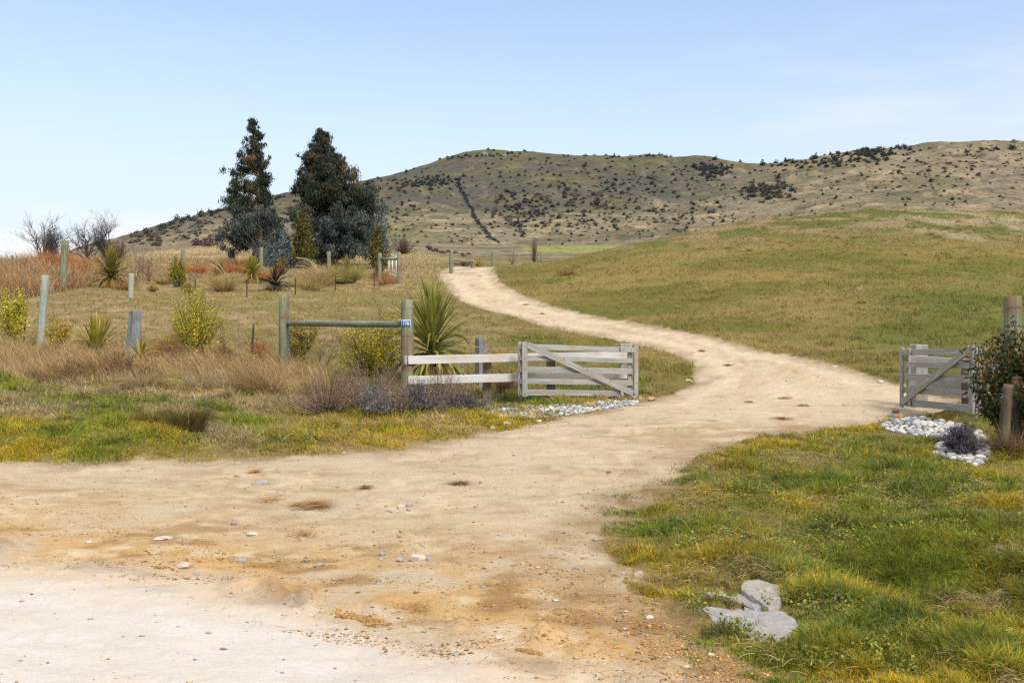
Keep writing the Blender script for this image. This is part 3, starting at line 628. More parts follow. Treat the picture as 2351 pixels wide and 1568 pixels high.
# ------------------------------------------- gum trees
def gum(label, p, H, outline, trunkx, nclump, leaves, lowblue, seed):
    global rng
    keep_ = rng; rng = np.random.default_rng(seed)
    root = thing('gum_tree', label, 'tree', p)
    hs = np.array([o[0] for o in outline]); xl = np.array([o[1] for o in outline]); xr = np.array([o[2] for o in outline])
    tx = lambda h_: np.interp(h_, [t[0] for t in trunkx], [t[1] for t in trunkx])
    mb = MB(); hh_ = np.linspace(0, H*.97, 14); pts = np.stack([tx(hh_), .12*np.sin(hh_*.9), hh_], -1)
    tube(mb, pts, np.linspace(.2, .02, 14), 9, (1, 1, 1)); mb.build('trunk', W_bark, root, True)
    cl = []; lb = MB(); csz = []
    for b_ in range(nclump):
        hb = H*(.05+.93*((b_+rng.random())/nclump)); a_ = rng.uniform(0, 2*math.pi)
        rise = rng.uniform(.1, .5); ht_ = min(H*.99, hb+rise)
        L_, R_ = np.interp(ht_, hs, xl), np.interp(ht_, hs, xr); c_, s_ = math.cos(a_), math.sin(a_); t0_ = tx(hb)
        ex = (R_-t0_) if c_ > 0 else (t0_-L_); ey = (R_-L_)/2*.85; ext = 1/math.sqrt((c_/max(ex, .15))**2+(s_/max(ey, .15))**2)
        ln = ext*(.62+.44*rng.random()**.6); n_ = int(2+ln*2.6); P0 = np.array([t0_, 0, hb]); top_ = np.array([t0_+c_*ln, s_*ln, ht_])
        mid_ = P0*.5+top_*.5+np.array([0, 0, .15*ln]); lb_c = [P0, mid_, top_]; tube(lb, lb_c, [.012+.016*ln, .012, .006], 4, (1, 1, 1), False)
        for q_ in range(n_):
            f = .30+.74*(q_+rng.random())/n_; p_ = P0*(1-f)**2+2*mid_*f*(1-f)+top_*f*f+rng.normal(0, .09+.05*ln, 3)
            cl.append(p_); csz.append(rng.uniform(.09, .22)*(.75+.10*ln)*(1.1-.4*hb/H))
    for q_ in range(5): cl.append(np.array([tx(H*.99)+rng.normal(0, .05), 0, H*(.93+.014*q_)])); csz.append(.09)
    cl = np.array(cl); csz = np.array(csz); lb.build('branch', W_bark, root)
    per = leaves//len(cl); sz = csz
    i = rng.choice(len(cl), leaves, p=sz**1.6/np.sum(sz**1.6)); n_l = len(i)
    off = rng.normal(size=(n_l, 3))*sz[i][:, None]*np.array([1, 1, .85]); off[:, 2] -= rng.exponential(.6, n_l)*sz[i]
    cen = cl[i]+off; cen[:, 2] = np.maximum(cen[:, 2], .15)
    D = np.array(col(68, 80, 62)); Bl = np.array(col(98, 110, 106)); Or = np.array(col(168, 118, 76)); Dk = np.array(col(52, 62, 54)); Ol = np.array(col(88, 86, 54))
    hn = cl[:, 2]/H; bl = np.clip(ss(-hn, -lowblue-.12, -lowblue+.12)*(.55+.6*rng.random(len(cl))), 0, 1); orr = (rng.random(len(cl)) < .05*(hn > .42))*.7
    cc = mixa(np.tile(D, (len(cl), 1)), Dk, rng.random(len(cl))); cc = mixa(cc, Ol, (rng.random(len(cl)) < .4)*.7); cc = mixa(cc, Bl, bl); cc = mixa(cc, Or, orr)
    cl_c = (cc*rng.uniform(.62, 1.25, (len(cl), 1)))[i]*(1+rng.normal(0, .12, (n_l, 1)))
    up_ = ss(off[:, 2]/sz[i], 0, 1.2)*bl[i]; cl_c = mixa(cl_c, np.array(col(150, 164, 166)), up_*.35)
    V, q, c = cards(cen, rng.uniform(.14, .32, n_l), np.clip(cl_c, .005, 1), 1.8, .24)
    mb = MB(); mb.add(V, q, None, c); mb.build('crown', M_leaf, root)
    rng = keep_; return root
k8 = .00896
def outl(rows, cx, ybase): return sorted([((ybase-y)*k8, (a-cx)*k8, (b-cx)*k8) for y, a, b in rows])
T1 = outl([(98, 528, 556), (150, 505, 595), (250, 482, 632), (300, 468, 636), (350, 410, 610), (430, 408, 640), (500, 388, 730), (560, 388, 722), (620, 368, 712), (700, 308, 690), (760, 308, 680), (830, 325, 718), (900, 325, 722), (960, 252, 795), (1040, 235, 790), (1110, 250, 815), (1180, 315, 820), (1250, 375, 890), (1330, 450, 880)], 622, 1390)
T2 = outl([(192, 1085, 1135), (260, 1072, 1210), (330, 1045, 1215), (400, 1018, 1290), (440, 968, 1365), (500, 972, 1388), (560, 950, 1445), (620, 925, 1495), (680, 895, 1518), (750, 925, 1570), (820, 990, 1610), (900, 875, 1615), (950, 862, 1598), (1000, 905, 1600), (1080, 950, 1600), (1150, 965, 1550), (1250, 1000, 1520), (1350, 1030, 1508)], 1215, 1390)
pT1 = gp(599, 75); pT2 = gp(761, 77)
s1 = (zz(75, 272)-pT1.z)/11.5
t1 = gum('tall narrow gum tree with bare pale lower trunk, left of the pair', pT1, 11.55, T1, [(0, 0), (3, -.08), (6.2, -.18), (9, -.28), (11.5, -.7)], 112, 46000, .36, 5); t1.scale = (1, 1, s1)
s2 = (zz(77, 298)-pT2.z)/10.7
t2 = gum('broad bushy gum tree with dense blue-grey lower crown, right of the pair', pT2, 10.7, T2, [(0, 0), (5, -.1), (10.7, -.9)], 230, 130000, .38, 6); t2.scale = (1.02, 1.02, s2)
def conifer(label, u_, Y_, h, w_, n):
    p = gp(u_, Y_); return bush('conifer', label, 'tree', p, h, w_, 50, n, ((112, 104, 44), (84, 84, 40), (134, 118, 52)), .22, form='cone', tw=.03, jit=.16, asp=.3, down=.2, h0=.05)
conifer('olive gold feathery conifer against the left side of the broad gum', 695, 72, 4.6, 3.0, 7000)
conifer('small olive conifer at the right edge of the broad gum', 868, 72, 3.4, 2.2, 4500)
bush('young_gum', 'small silver young gum sprouting right of the broad gum tree', 'tree', gp(866, 78), 5.2, 2.0, 30, 4200, ((110, 130, 134), (76, 92, 88), (140, 158, 162)), .2, ((120, 100, 80),), 'oval', .03, .2, .4, h0=.3)
bush('young_gum', 'low silver-blue young gum beside the foot of the tall narrow gum', 'tree', gp(655, 72), 2.6, 2.6, 30, 3800, ((110, 130, 134), (76, 92, 88), (140, 158, 162)), .2, ((120, 100, 80),), 'dome', .03, .2, .4)
# bare trees on the skyline at far left
for lab, u_, h, w_, n, gx in (('bare dark spreading tree at far left beside the leaning fence post', 97, 3.7, 4.8, 13, 1), ('bare dark vase-shaped tree on the skyline left of the red bush', 200, 3.9, 5.0, 11, 1), ('bare dark tree with dense twigs touching the red bush', 243, 3.9, 3.8, 10, 1)):
    mb = MB(); barebush(mb, Z0, h, w_, n, col(92, 84, 88), .06, .6, 4); o = mb.build('bare_tree', M_twig); o.location = gp(u_, 84); tag(o, lab, 'tree')
bush('small_tree', 'thin grey-green tree rising behind the bare tree at far left', 'tree', gp(122, 86), 3.0, 1.4, 14, 1300, ((92, 102, 100), (116, 126, 124)), .16, ((80, 66, 60),), 'oval', .03, .16)
for lab, u_, v_, h, w_ in (('rounded red-brown leafless bush left of the hill foot', 275, 592, 2.0, 2.6), ('low reddish leafless bush on the skyline at the hill foot', 245, 592, 1.6, 2.2)):
    bush('bare_bush', lab, 'bush', gp(u_, 88), h, w_, 160, 1500, ((128, 84, 82), (104, 72, 72)), .12, ((112, 70, 70),), 'dome', .012, .08, .2)
bush('bare_bush', 'wide purple-brown leafless bush on the slope right of the gum trees', 'bush', gp(926, 112), 2.1, 3.1, 220, 3000, ((122, 92, 82), (92, 70, 66)), .13, ((104, 76, 70),), 'dome', .014, .1, .2)
bush('bare_bush', 'low brown leafless bush behind the small fence frame on the crest', 'bush', gp(1062, 88), .75, 2.9, 120, 1200, ((112, 84, 76), (92, 74, 66)), .1, ((104, 76, 70),), 'dome', .012, .06, .2)
bush('bare_tree', 'slender reddish leafless tree standing beyond the driveway crest', 'tree', gp(1226, 125), 3.4, 1.3, 60, 1300, ((142, 108, 98), (120, 92, 86)), .1, ((120, 92, 86),), 'column', .025, .08, .2)
bush('bare_tree', 'thin grey leafless sapling beyond the driveway crest', 'tree', gp(1175, 100), 2.5, 1.5, 26, 260, ((150, 140, 130),), .06, ((118, 112, 106),), 'oval', .012, .08, .2)
# ------------------------------------------- spiky plants
def cordyline(label, p, head, n, L, W, cA, cB, skirt=.4, trunk=True, up=1.5, name='cabbage_tree', seed=1, droop=1.0, segs=7):
    global rng
    keep_ = rng; rng = np.random.default_rng(seed)
    root = thing(name, label, 'plant', p); mb = MB()
    if trunk:
        tb = MB(); tube(tb, [(0, 0, -.05), (0, 0, head*.5), (0, 0, head)], [.09, .075, .06], 8, col(120, 96, 66)); tb.build('trunk', M_twig, root, True)
    k = np.linspace(0, 1, n); az = k*n*2.399+rng.normal(0, .2, n)
    p0 = up-(k**1.5)*(up+skirt)+rng.normal(0, .1, n); be = (.25+.95*k)*droop*rng.uniform(.6, 1.3, n)
    sel = (rng.random(n) < .25) & (k > .3); be = np.where(sel, be+1.2, be)
    base = np.stack([.04*np.cos(az), .04*np.sin(az), head*(1-.55*k)], -1)
    Ls = L*rng.uniform(.8, 1.08, n)*(1-.18*k)
    c1 = pick(cA, n, None, .1); c2 = pick(cB, n, None, .1)
    dry = (k > .82)[:, None]; yl = np.array(col(176, 140, 60)); c1 = np.where(dry, yl*rng.uniform(.7, 1.1, (n, 1)), c1); c2 = np.where(dry, yl*rng.uniform(.7, 1.1, (n, 1)), c2)
    V, q, c = strips(base, az, p0, be, Ls, W*rng.uniform(.8, 1.15, n), segs, c1, c2, 'lance', rng.normal(0, .35, n))
    mb.add(V, q, None, c); mb.build('leaves', M_leaf, root)
    rng = keep_; return root
GY1 = ((124, 130, 52), (96, 106, 46), (152, 148, 66)); GY2 = ((168, 162, 72), (146, 144, 64), (184, 174, 96))
cordyline('large green cabbage tree with a drooping skirt behind the white rails', gp(993, 21.6), 1.05, 240, 1.35, .062, GY1, GY2, .95, seed=11)
cordyline('bushy cabbage tree with upright leaves in the pasture at far left', gp(256, 46), .7, 260, 1.35, .055, ((112, 116, 48), (92, 100, 44)), ((168, 152, 64), (146, 140, 70)), .6, seed=12)
cordyline('small upright cabbage tree just left of the dark purple flax', gp(578, 56), .6, 150, 1.15, .06, ((132, 132, 48), (110, 116, 44)), ((176, 160, 60),), .35, seed=13)
cordyline('yellow-green flax fan between the pale leaning post and the grey square post', gp(222, 21.6), .1, 90, .85, .055, ((140, 140, 52), (112, 120, 48)), ((196, 176, 66), (168, 160, 64)), -.25, False, 1.5, 'flax', 14, .8)
cordyline('tiny yellow flax at the foot of the grey square post', gp(322, 20.6), .05, 18, .5, .04, ((150, 140, 52),), ((184, 164, 70),), -.5, False, 1.4, 'flax', 15, .6)
cordyline('small spiky yellow plant beside the posts on the driveway crest', gp(1099, 84), .05, 40, .85, .07, ((190, 168, 60),), ((200, 180, 80),), -.3, False, 1.4, 'flax', 16, .6)
cordyline('dark purple-bronze flax with drooping leaves behind the stake fence', gp(632, 50), .35, 80, 1.15, .10, ((58, 44, 44), (74, 56, 52)), ((92, 76, 70), (60, 50, 50)), .35, False, 1.35, 'flax', 17, 1.9)
cordyline('green spiky flax behind the pale green tussock by the broad gum', gp(797, 62), .5, 60, 1.1, .06, ((104, 108, 50),), ((160, 150, 70),), .1, False, 1.5, 'flax', 18, .7)
TS = ((178, 156, 92), (150, 132, 74)); TT = ((214, 186, 124), (196, 162, 98))
ORG = ((206, 126, 56), (180, 104, 50)); ORT = ((222, 152, 82), (206, 132, 66))
tuss = [
 ('huge orange tussock dome behind the leaning fence post', 128, 60, 1.3, 1.9, 900, ORG, ((222, 168, 118), (206, 146, 92)), .014, 2.2),
 ('orange tussock right of the leaning fence post', 178, 58, .9, 2.0, 420, ORG, ORT, .014, 1.9),
 ('deep orange tussock right of the round yellow-green bush', 545, 64, 1.05, 2.2, 600, ORG, ORT, .015, 2.0),
 ('orange-brown tussock just right of the yellow-green bush', 448, 62, .95, 1.8, 420, ORG, ORT, .015, 1.9),
 ('pale arching tussock left of the small upright cabbage tree', 515, 50, 1.25, 1.4, 380, TS, TT, .012, 1.5),
 ('pale straw tussock with arching plumes right of the purple flax', 735, 54, 1.25, 1.7, 420, TS, TT, .013, 1.6),
 ('pale straw tussock lying wide in front of the arching plumes', 715, 50, .8, 1.6, 300, TS, TT, .012, 1.8),
 ('large green-gold tussock in front of the broad gum tree', 792, 56, 1.35, 1.9, 620, ((132, 132, 56), (110, 112, 50)), ((204, 176, 84), (170, 158, 80)), .014, 1.6),
 ('small pinkish tussock beside the far rail frame', 882, 56, .65, 1.0, 240, ((176, 124, 92),), ((206, 156, 122),), .012, 1.7),
 ('rust red tussock behind the pinkish one near the far rail frame', 874, 60, .75, 1.1, 240, ((150, 84, 54),), ((178, 108, 76),), .013, 1.5),
 ('wide straw tussock at the left edge behind the leaning post', 60, 44, .8, 1.2, 360, TS, TT, .012, 1.7),
 ('tawny tussock between the bushy cabbage tree and the short pale post', 285, 45, .6, 1.0, 260, TS, ORT, .012, 1.7),
 ('straw tussock left of the rounded yellow-olive shrub', 375, 52, .6, 1.1, 260, TS, TT, .012, 1.7),
 ('orange tussock just left of the purple flax', 605, 58, .8, 1.0, 300, ORG, ORT, .014, 1.8),
 ('tan tussock between the purple flax and the straw plumes', 680, 53, .7, 1.0, 260, TS, TT, .012, 1.7),
 ('buff tussock against the far rail frame post', 903, 58, .7, 1.0, 200, TS, ((222, 180, 132),), .012, 1.7),
]
for lab, u_, Y_, h, w_, n, a, b, wd, be in tuss:
    tussock('tussock', lab, 'tussock', gp(u_, Y_), h*1.2, w_*1.6, int(n*1.6), a, b, wd, be)
# plumes
mb = MB(); N = 16; az = rng.normal(math.pi, .5, N); V, q, c = strips(np.zeros((N, 3)), az, 1.35+rng.normal(0, .12, N), 1.5+0*az, 2.3*rng.uniform(.85, 1.1, N), .03+0*az, 8, pick(TT, N), pick(((224, 210, 178),), N), 'thin')
mb.add(V, q, None, c); o = mb.build('plume_grass', M_grass); o.location = gp(742, 55); tag(o, 'tall arching cream plumes leaning left over the straw tussock', 'grass')
mb = MB(); N = 9; az = rng.normal(math.pi, .4, N); V, q, c = strips(np.zeros((N, 3)), az, 1.4+rng.normal(0, .1, N), 1.3+0*az, 2.2*rng.uniform(.85, 1.1, N), .026+0*az, 8, pick(TT, N), pick(((224, 210, 178),), N), 'thin')
mb.add(V, q, None, c); o = mb.build('plume_grass', M_grass); o.location = gp(525, 51); tag(o, 'few arching cream plumes above the orange tussocks, left of the gum trees', 'grass')
# rush and near clumps
tussock('rush_clump', 'dark olive rush clump standing in the left verge grass', 'rush', at(432, 988), .42, 1.25, 620, ((96, 82, 36), (128, 92, 40), (84, 84, 40)), ((112, 98, 50), (92, 92, 50)), .007, .5, 1.35, .32)
tussock('grass_clump', 'bleached white-straw grass clump at the back of the verge', 'grass', at(462, 895), .42, .9, 360, ((176, 152, 116),), ((222, 206, 178), (200, 180, 150)), .007, 1.3)
tussock('grass_clump', 'tawny dome of long grass in front of the yellow flax', 'grass', at(236, 862), .72, 1.2, 700, ((150, 120, 72), (170, 140, 90)), ((206, 172, 122), (190, 150, 96)), .007, 1.9)
tussock('grass_clump', 'windblown tawny grass clump left of the tall round post', 'grass', at(610, 905), .85, 1.6, 800, ((150, 120, 72), (170, 140, 90)), ((206, 176, 128), (190, 154, 104)), .007, 1.6, lean=(math.pi, .6))
tussock('grass_clump', 'flattened buff grass clump at the front of the hedge bottom', 'grass', at(330, 890), .5, 1.5, 500, ((160, 132, 88),), ((206, 178, 134),), .007, 2.0)
tussock('grass_clump', 'small brown grass clump beside the rush', 'grass', at(350, 968), .28, 1.1, 360, ((132, 90, 48),), ((150, 120, 60),), .006, 1.6)
for i, (lab, u_, v_) in enumerate((('straw tuft alone on the knoll below the bare skyline patch', 1795, 558), ('leftmost straw tuft on the brow of the knoll', 1618, 572), ('short straw tuft between two taller ones on the knoll brow', 1675, 571), ('straw tuft on the knoll left of the brown hummocks', 1722, 576), ('wide bleached tuft high on the knoll near its middle', 1925, 548), ('second bleached tuft high on the knoll near its middle', 1965, 548), ('bleached tuft among pale grass near the right of the knoll top', 2140, 540))):
    tussock('grass_tuft', lab, 'grass', at(u_, v_), .55, .8, 160, ((190, 164, 110),), ((216, 192, 144),), .012, 1.0, lean=(math.pi, .4))
tussock('grass_tuft', 'brown rushy tufts on the bank right of the driveway crest', 'grass', at(1300, 632), .6, 2.2, 260, ((150, 120, 62),), ((176, 140, 78),), .014, .8)
# ------------------------------------------- yellow and rust shrubs
YG = ((218, 202, 56), (190, 180, 48), (234, 218, 90), (156, 154, 46)); YO = ((222, 180, 44), (196, 156, 40), (168, 156, 48))
bush('shrub', 'airy yellow-green shrub at the left edge before the black stake', 'shrub', gp(28, 22.4), 1.25, .78, 60, 6500, YG, .05, form='oval', tw=.006, jit=.05)
bush('shrub', 'small golden shrub just right of the pale leaning post', 'shrub', gp(131, 21.6), .72, .55, 34, 1300, YO, .065, form='vase', tw=.006, jit=.04)
bush('shrub', 'tallest feathery yellow-green shrub in the middle of the left fence', 'shrub', gp(447, 21.4), 1.55, .92, 130, 15000, YG, .036, form='column', tw=.005, jit=.03)
bush('shrub', 'broad dense yellow-olive shrub below the round rail', 'shrub', gp(858, 22.2), 1.32, 1.22, 120, 21000, ((206, 186, 50), (172, 160, 44), (226, 202, 66), (134, 130, 42)), .045, form='oval', tw=.008, jit=.06)
bush('shrub', 'olive shrub standing behind the round strainer post', 'shrub', gp(684, 23.6), 1.1, .75, 50, 5200, ((172, 154, 50), (142, 132, 46), (190, 168, 70)), .05, form='oval', tw=.007, jit=.05)
bush('shrub', 'rounded cone of yellow-olive shrub in the pasture beside a tall post', 'shrub', gp(408, 50), 1.45, .95, 60, 6500, ((168, 158, 54), (138, 134, 50), (190, 174, 76)), .085, form='oval', tw=.012, jit=.06)
bush('shrub', 'low golden mound just right of the rounded yellow-olive shrub', 'shrub', gp(430, 47), .5, .75, 40, 1200, ((168, 132, 44), (140, 116, 44)), .07, form='dome', tw=.01, jit=.04)
bush('shrub', 'tiny golden mound in the grass left of the rounded yellow-olive shrub', 'shrub', gp(350, 46), .32, .6, 30, 800, ((180, 138, 44), (150, 120, 44)), .07, form='dome', tw=.01, jit=.04)
bush('shrub', 'upright ochre shrub behind the dark purple flax', 'shrub', gp(646, 62), 1.3, .95, 40, 1800, ((156, 128, 52), (132, 110, 48)), .1, form='oval', tw=.012, jit=.06)
bush('shrub', 'golden shrub left of the small upright cabbage tree', 'shrub', gp(503, 62), 1.0, .95, 40, 1300, ((186, 140, 48), (160, 126, 48)), .1, form='oval', tw=.012, jit=.06)
bush('shrub', 'small olive-gold conical shrub at the foot of the far rail post', 'shrub', gp(869, 62), 1.25, .85, 40, 1900, ((150, 128, 50), (116, 104, 44)), .1, form='cone', tw=.012, jit=.06)
bush('shrub', 'rust orange feathery shrub near the short black stake', 'shrub', gp(596, 21.6), .62, .75, 60, 3200, ((190, 106, 62), (168, 92, 56), (200, 126, 84)), .035, ((130, 72, 50),), 'dome', .005, .03, .3)
bush('shrub', 'low yellow-green shrub at the foot of the rust orange shrub', 'shrub', gp(574, 21.0), .4, .4, 20, 600, YG, .04, form='dome', tw=.005, jit=.03)
bush('dead_weed', 'dark red-brown dead weed stalk left of the rust orange shrub', 'weed', gp(522, 21.2), .85, .3, 9, 420, ((102, 58, 44), (84, 48, 40)), .035, ((96, 60, 46),), 'column', .006, .03, .4, lean=-.18)
bush('dead_weed', 'dark red dead seed stalk above the broad yellow-olive shrub', 'weed', gp(884, 24.5), 1.75, .35, 9, 600, ((128, 60, 50), (104, 50, 44)), .04, ((110, 66, 52),), 'column', .006, .035, .4, lean=-.10, h0=.45)
bush('dead_weed', 'dark brown dead seedheads in the tall grass at far left', 'weed', at(290, 868), .5, 1.3, 60, 900, ((88, 66, 54), (70, 54, 46)), .025, ((92, 72, 56),), 'dome', .004, .03, .5)
bush('dead_weed', 'brown dead seedheads in the long grass right of the pale leaning post', 'weed', at(160, 872), .5, 1.0, 44, 700, ((92, 64, 56), (76, 56, 46)), .025, ((92, 72, 56),), 'dome', .004, .03, .5)
bush('weed', 'rusty leafless weed tangle seen between the posts behind the white rails', 'weed', gp(1170, 22.6), .6, .9, 90, 300, ((132, 82, 54),), .03, ((128, 80, 56),), 'dome', .005, .03, .3)
bush('weed', 'dark brown low bush in the wire netting left of the gate', 'weed', gp(1150, 21.6), .55, .75, 90, 500, ((92, 78, 54),), .03, ((80, 66, 50),), 'dome', .005, .03, .3)
for lab, u_, Y_, h, n, c_ in (('slim bare sapling in front of the round rail', 733, 21.8, 1.35, 3, (140, 112, 102)), ('second slim bare sapling, shorter, behind the round rail', 752, 22.3, 1.1, 3, (150, 128, 112)), ('slender bare sapling rising above the dark square post', 1097, 22.4, 1.35, 3, (136, 116, 104)), ('tall thin bare sapling right of the bushy cabbage tree', 312, 50, 2.9, 4, (118, 96, 90)), ('short bare branching sapling in the pasture', 343, 52, 1.6, 6, (116, 92, 84)), ('bare grey sapling before the trunk of the tall narrow gum', 588, 66, 3.1, 4, (150, 138, 132))):
    mb = MB(); barebush(mb, Z0, h*1.05, h*.28, n, col(*c_), .009 if Y_ < 30 else .016, .9, 3); o = mb.build('sapling', M_twig); o.location = gp(u_, Y_); tag(o, lab, 'sapling')
bush('shrub', 'golden open shrub on the skyline of the grassy knoll', 'shrub', at(1731, 499), 1.15, 1.6, 50, 900, ((176, 144, 74), (150, 126, 64)), .1, ((140, 110, 70),), 'vase', .012, .06)
# brown hedge bottom plants before the white rails, lavenders
def lavender(label, p, h, w_, n, ca, cb):
    bush('lavender', label, 'plant', p, h, w_, int(n*.22), n*5, ca+cb+cb, .045, ca, 'dome', .004, .022, .16, h0=.45, leafmat=M_twig)
DB = ((104, 82, 68), (86, 68, 56)); DG = ((148, 132, 120), (124, 108, 98))
lavender('grey-green lavender mound in the brown twiggy bed', at(848, 953), .50, 1.0, 900, ((96, 92, 84),), ((150, 162, 162), (128, 138, 134)))
lavender('dark grey lavender mound with brown stalks below the numbered post', at(968, 951), .58, 1.1, 1100, ((84, 68, 62),), ((118, 112, 116), (138, 128, 126)))
lavender('low dark grey lavender mound at the end of the pebble bed', at(1072, 945), .34, .85, 800, ((84, 70, 66),), ((128, 120, 124), (112, 104, 106)))
lavender('dark grey lavender mound among the pebbles by the right gate', at(2208, 1040), .36, .52, 1200, ((70, 60, 62),), ((116, 110, 118), (96, 90, 96)))
for lab, u_, v_, h, w_, n in (('brown twiggy dead plant at the left end of the planted bed', 745, 950, .72, 1.3, 900), ('brown twiggy dead plant behind the grey-green lavender', 850, 935, .85, 1.4, 900), ('brown twiggy dead plant between the two lavender mounds', 905, 948, .62, 1.0, 700), ('fine brown stalks rising in front of the lower white rail', 1010, 935, .75, 1.2, 700), ('greyish brown twiggy plant in front of the big lavender, at its left', 905, 956, .5, .9, 700), ('brown stalks between the grey-green lavender and the dead twigs at left', 795, 948, .66, 1.1, 800), ('short brown stalks between the big lavender and the low one', 1035, 940, .5, .8, 600)):
    bush('dead_plant', lab, 'plant', at(u_, v_), h, w_, n//3, n*3, ((150, 124, 106), (178, 150, 126), (112, 88, 74)), .05, ((140, 116, 98), (108, 84, 72), (176, 150, 128)), 'oval', .0035, .035, .1, h0=.2, leafmat=M_twig)
# silver-white small foliage
for i, (u_, v_) in enumerate(((722, 938), (742, 946), (728, 949))):
    bush('silver_plant', ('small silver-white leafy plant at the left end of the planted bed', 'silver-white plant touching the brown twigs, lowest of three', 'silver-white plant nearest the verge grass, in the planted bed')[i], 'plant', at(u_, v_), .14, .26, 14, 130, ((190, 200, 200),), .045, ((150, 150, 140),), 'dome', .003, .02)
# straw mounds
for lab, u_, Y_, h, w_ in (('brown mound of cut straw between the grey square post and tall shrub', 372, 21.8, .32, 1.2), ('lower straw mound right of the tall yellow-green shrub', 500, 21.8, .25, 1.0), ('small straw heap behind the tall yellow-green shrub', 405, 23.0, .42, .8)):
    p = gp(u_, Y_); N = 1500; a0 = rng.uniform(0, 6.28, N); r_ = np.sqrt(rng.random(N)); hh = h*(1-r_**2)*rng.uniform(.5, 1.02, N)
    V, q, c = strips(np.stack([r_*np.cos(a0)*w_/2, r_*np.sin(a0)*w_*.4, hh], -1), rng.uniform(0, 6.28, N), rng.normal(.1, .3, N), .6+0*a0, .22+0*a0, .007+0*a0, 3, pick(((184, 138, 84), (150, 106, 62)), N), pick(((208, 168, 112),), N))
    mb = MB(); mb.add(V, q, None, c); o = mb.build('straw_mound', M_grass); o.location = p; tag(o, lab, 'straw')
# right-hand orange and green laurel-like bush
bush('broadleaf_bush', 'orange-tipped green broadleaf bush crowding the old posts at right edge', 'bush', gp(2366, 12.0), 1.44, 1.25, 130, 15000, ((74, 84, 40), (66, 80, 40), (56, 70, 38), (74, 88, 42), (168, 112, 54)), .07, ((90, 66, 48),), 'oval', .008, .05, .42, h0=.25)
tussock('grass_clump', 'dry brown grass tangled at the foot of the old posts', 'grass', gp(2330, 11.4), .45, 1.0, 500, ((120, 96, 64),), ((170, 138, 98),), .006, 1.3)
# ------------------------------------------- timber
import bmesh
def boxmesh(name, dx, dy, dz, bev=.006, jag=.0):
    bm = bmesh.new(); bmesh.ops.create_cube(bm, size=1)
    for v_ in bm.verts: v_.co = Vector((v_.co.x*dx, v_.co.y*dy, v_.co.z*dz))
    bmesh.ops.bevel(bm, geom=bm.edges[:], offset=bev, segments=2, affect='EDGES', profile=.5)
    if jag:
        for v_ in bm.verts: v_.co += Vector(rng.normal(0, jag, 3))
    m = bpy.data.meshes.new(name); bm.to_mesh(m); bm.free(); return m
def board(name, a, b, h, t, mat, parent, inv=None, bev=.005, updir=Vector((0, 0, 1))):
    'board from a to b (local to the parent), h tall and t thick; its X axis runs along the grain'
    a = Vector(a); b = Vector(b); x_ = (b-a).normalized(); y_ = updir.cross(x_).normalized(); z_ = x_.cross(y_)
    o = link(name, boxmesh(name, (b-a).length, t, h, bev), mat, parent)
    m = Matrix((x_, y_, z_)).transposed().to_4x4(); m.translation = (a+b)/2; o.matrix_local = m; return o
def roundpost(name, p, H, r_, mat, parent=None, lean=(0, 0), n=18, top=.012, seed=0, deep=.3):
    'slightly irregular round post standing on p'
    rr_ = np.random.default_rng(seed+int(abs(p[0])*10)+1); mb = MB(); hs = np.linspace(-deep, H-top, 9)
    pts = [(lean[0]*max(h, 0), lean[1]*max(h, 0), h) for h in hs]+[(lean[0]*H, lean[1]*H, H)]
    rad = [r_*(1.04-.05*i/9)*(1+rr_.normal(0, .008)) for i in range(9)]+[r_*.93]
    tube(mb, pts, rad, n, (1, 1, 1)); o = mb.build(name, mat, parent, False); o.location = p
    for pl in o.data.polygons: pl.use_smooth = len(pl.vertices) == 4
    return o
def squarepost(name, p, H, w_, mat, parent=None, rz=0., lean=(0, 0), d_=None, deep=.3):
    m = boxmesh(name, w_, d_ or w_, H+deep, .012, .0012); o = link(name, m, mat, parent)
    for v_ in m.vertices: v_.co.z += (H+deep)/2-deep; v_.co.x += lean[0]*v_.co.z; v_.co.y += lean[1]*v_.co.z
    o.location = p; o.rotation_euler.z = rz; return o
def L_(root, p): return Vector(p)-root.location
def wires(name, pathlist, r_, parent, off=(0, 0, 0)):
    mb = MB()
    for pts in pathlist: tube(mb, pts, r_, 3, (1, 1, 1), False)
    return mb.build(name, M_wire, parent, off=off)
def sagged(a, b, k=8, sag=.01):
    a, b = np.array(a, float), np.array(b, float); t = np.linspace(0, 1, k)[:, None]; p = a*(1-t)+b*t; p[:, 2] -= 4*sag*(t*(1-t))[:, 0]; return p
# front wire fence on the left: strainer posts, stay rail, leaning post, square post, stakes, wires
P178 = Vector(((935-UC)*19.6/F, 19.6, 0)); P178.z = g(P178.x, P178.y)
P652 = Vector(((652-UC)*22.5/F, 22.5, 0)); P652.z = g(P652.x, P652.y)
wf = thing('wire_fence', 'front wire fence with strainer posts, round stay rail and a leaning pale post', 'fence', P178)
roundpost('strainer_post', L_(wf, P178), zz(19.6, 688)-P178.z, .122, W_post, wf, seed=1)
roundpost('strainer_post', L_(wf, P652), zz(22.5, 676)-P652.z, .112, W_post, wf, seed=2)
rl = MB(); a = Vector((P652.x+.10, P652.y-.06, 1.63)); b = Vector((P178.x-.10, P178.y+.06, 1.60)); LL = (b-a).length
tube(rl, [(-LL/2, 0, -.02), (-LL/2+.1, 0, 0), (0, 0, .0), (LL/2-.14, 0, 0), (LL/2, 0, .02)], [.045, .066, .068, .066, .04], 16, (1, 1, 1))
o = rl.build('stay_rail', W_postx, wf, True); x_ = (b-a).normalized(); y_ = Vector((0, 0, 1)).cross(x_).normalized(); m = Matrix((x_, y_, x_.cross(y_))).transposed().to_4x4(); m.translation = L_(wf, (a+b)/2); o.matrix_local = m
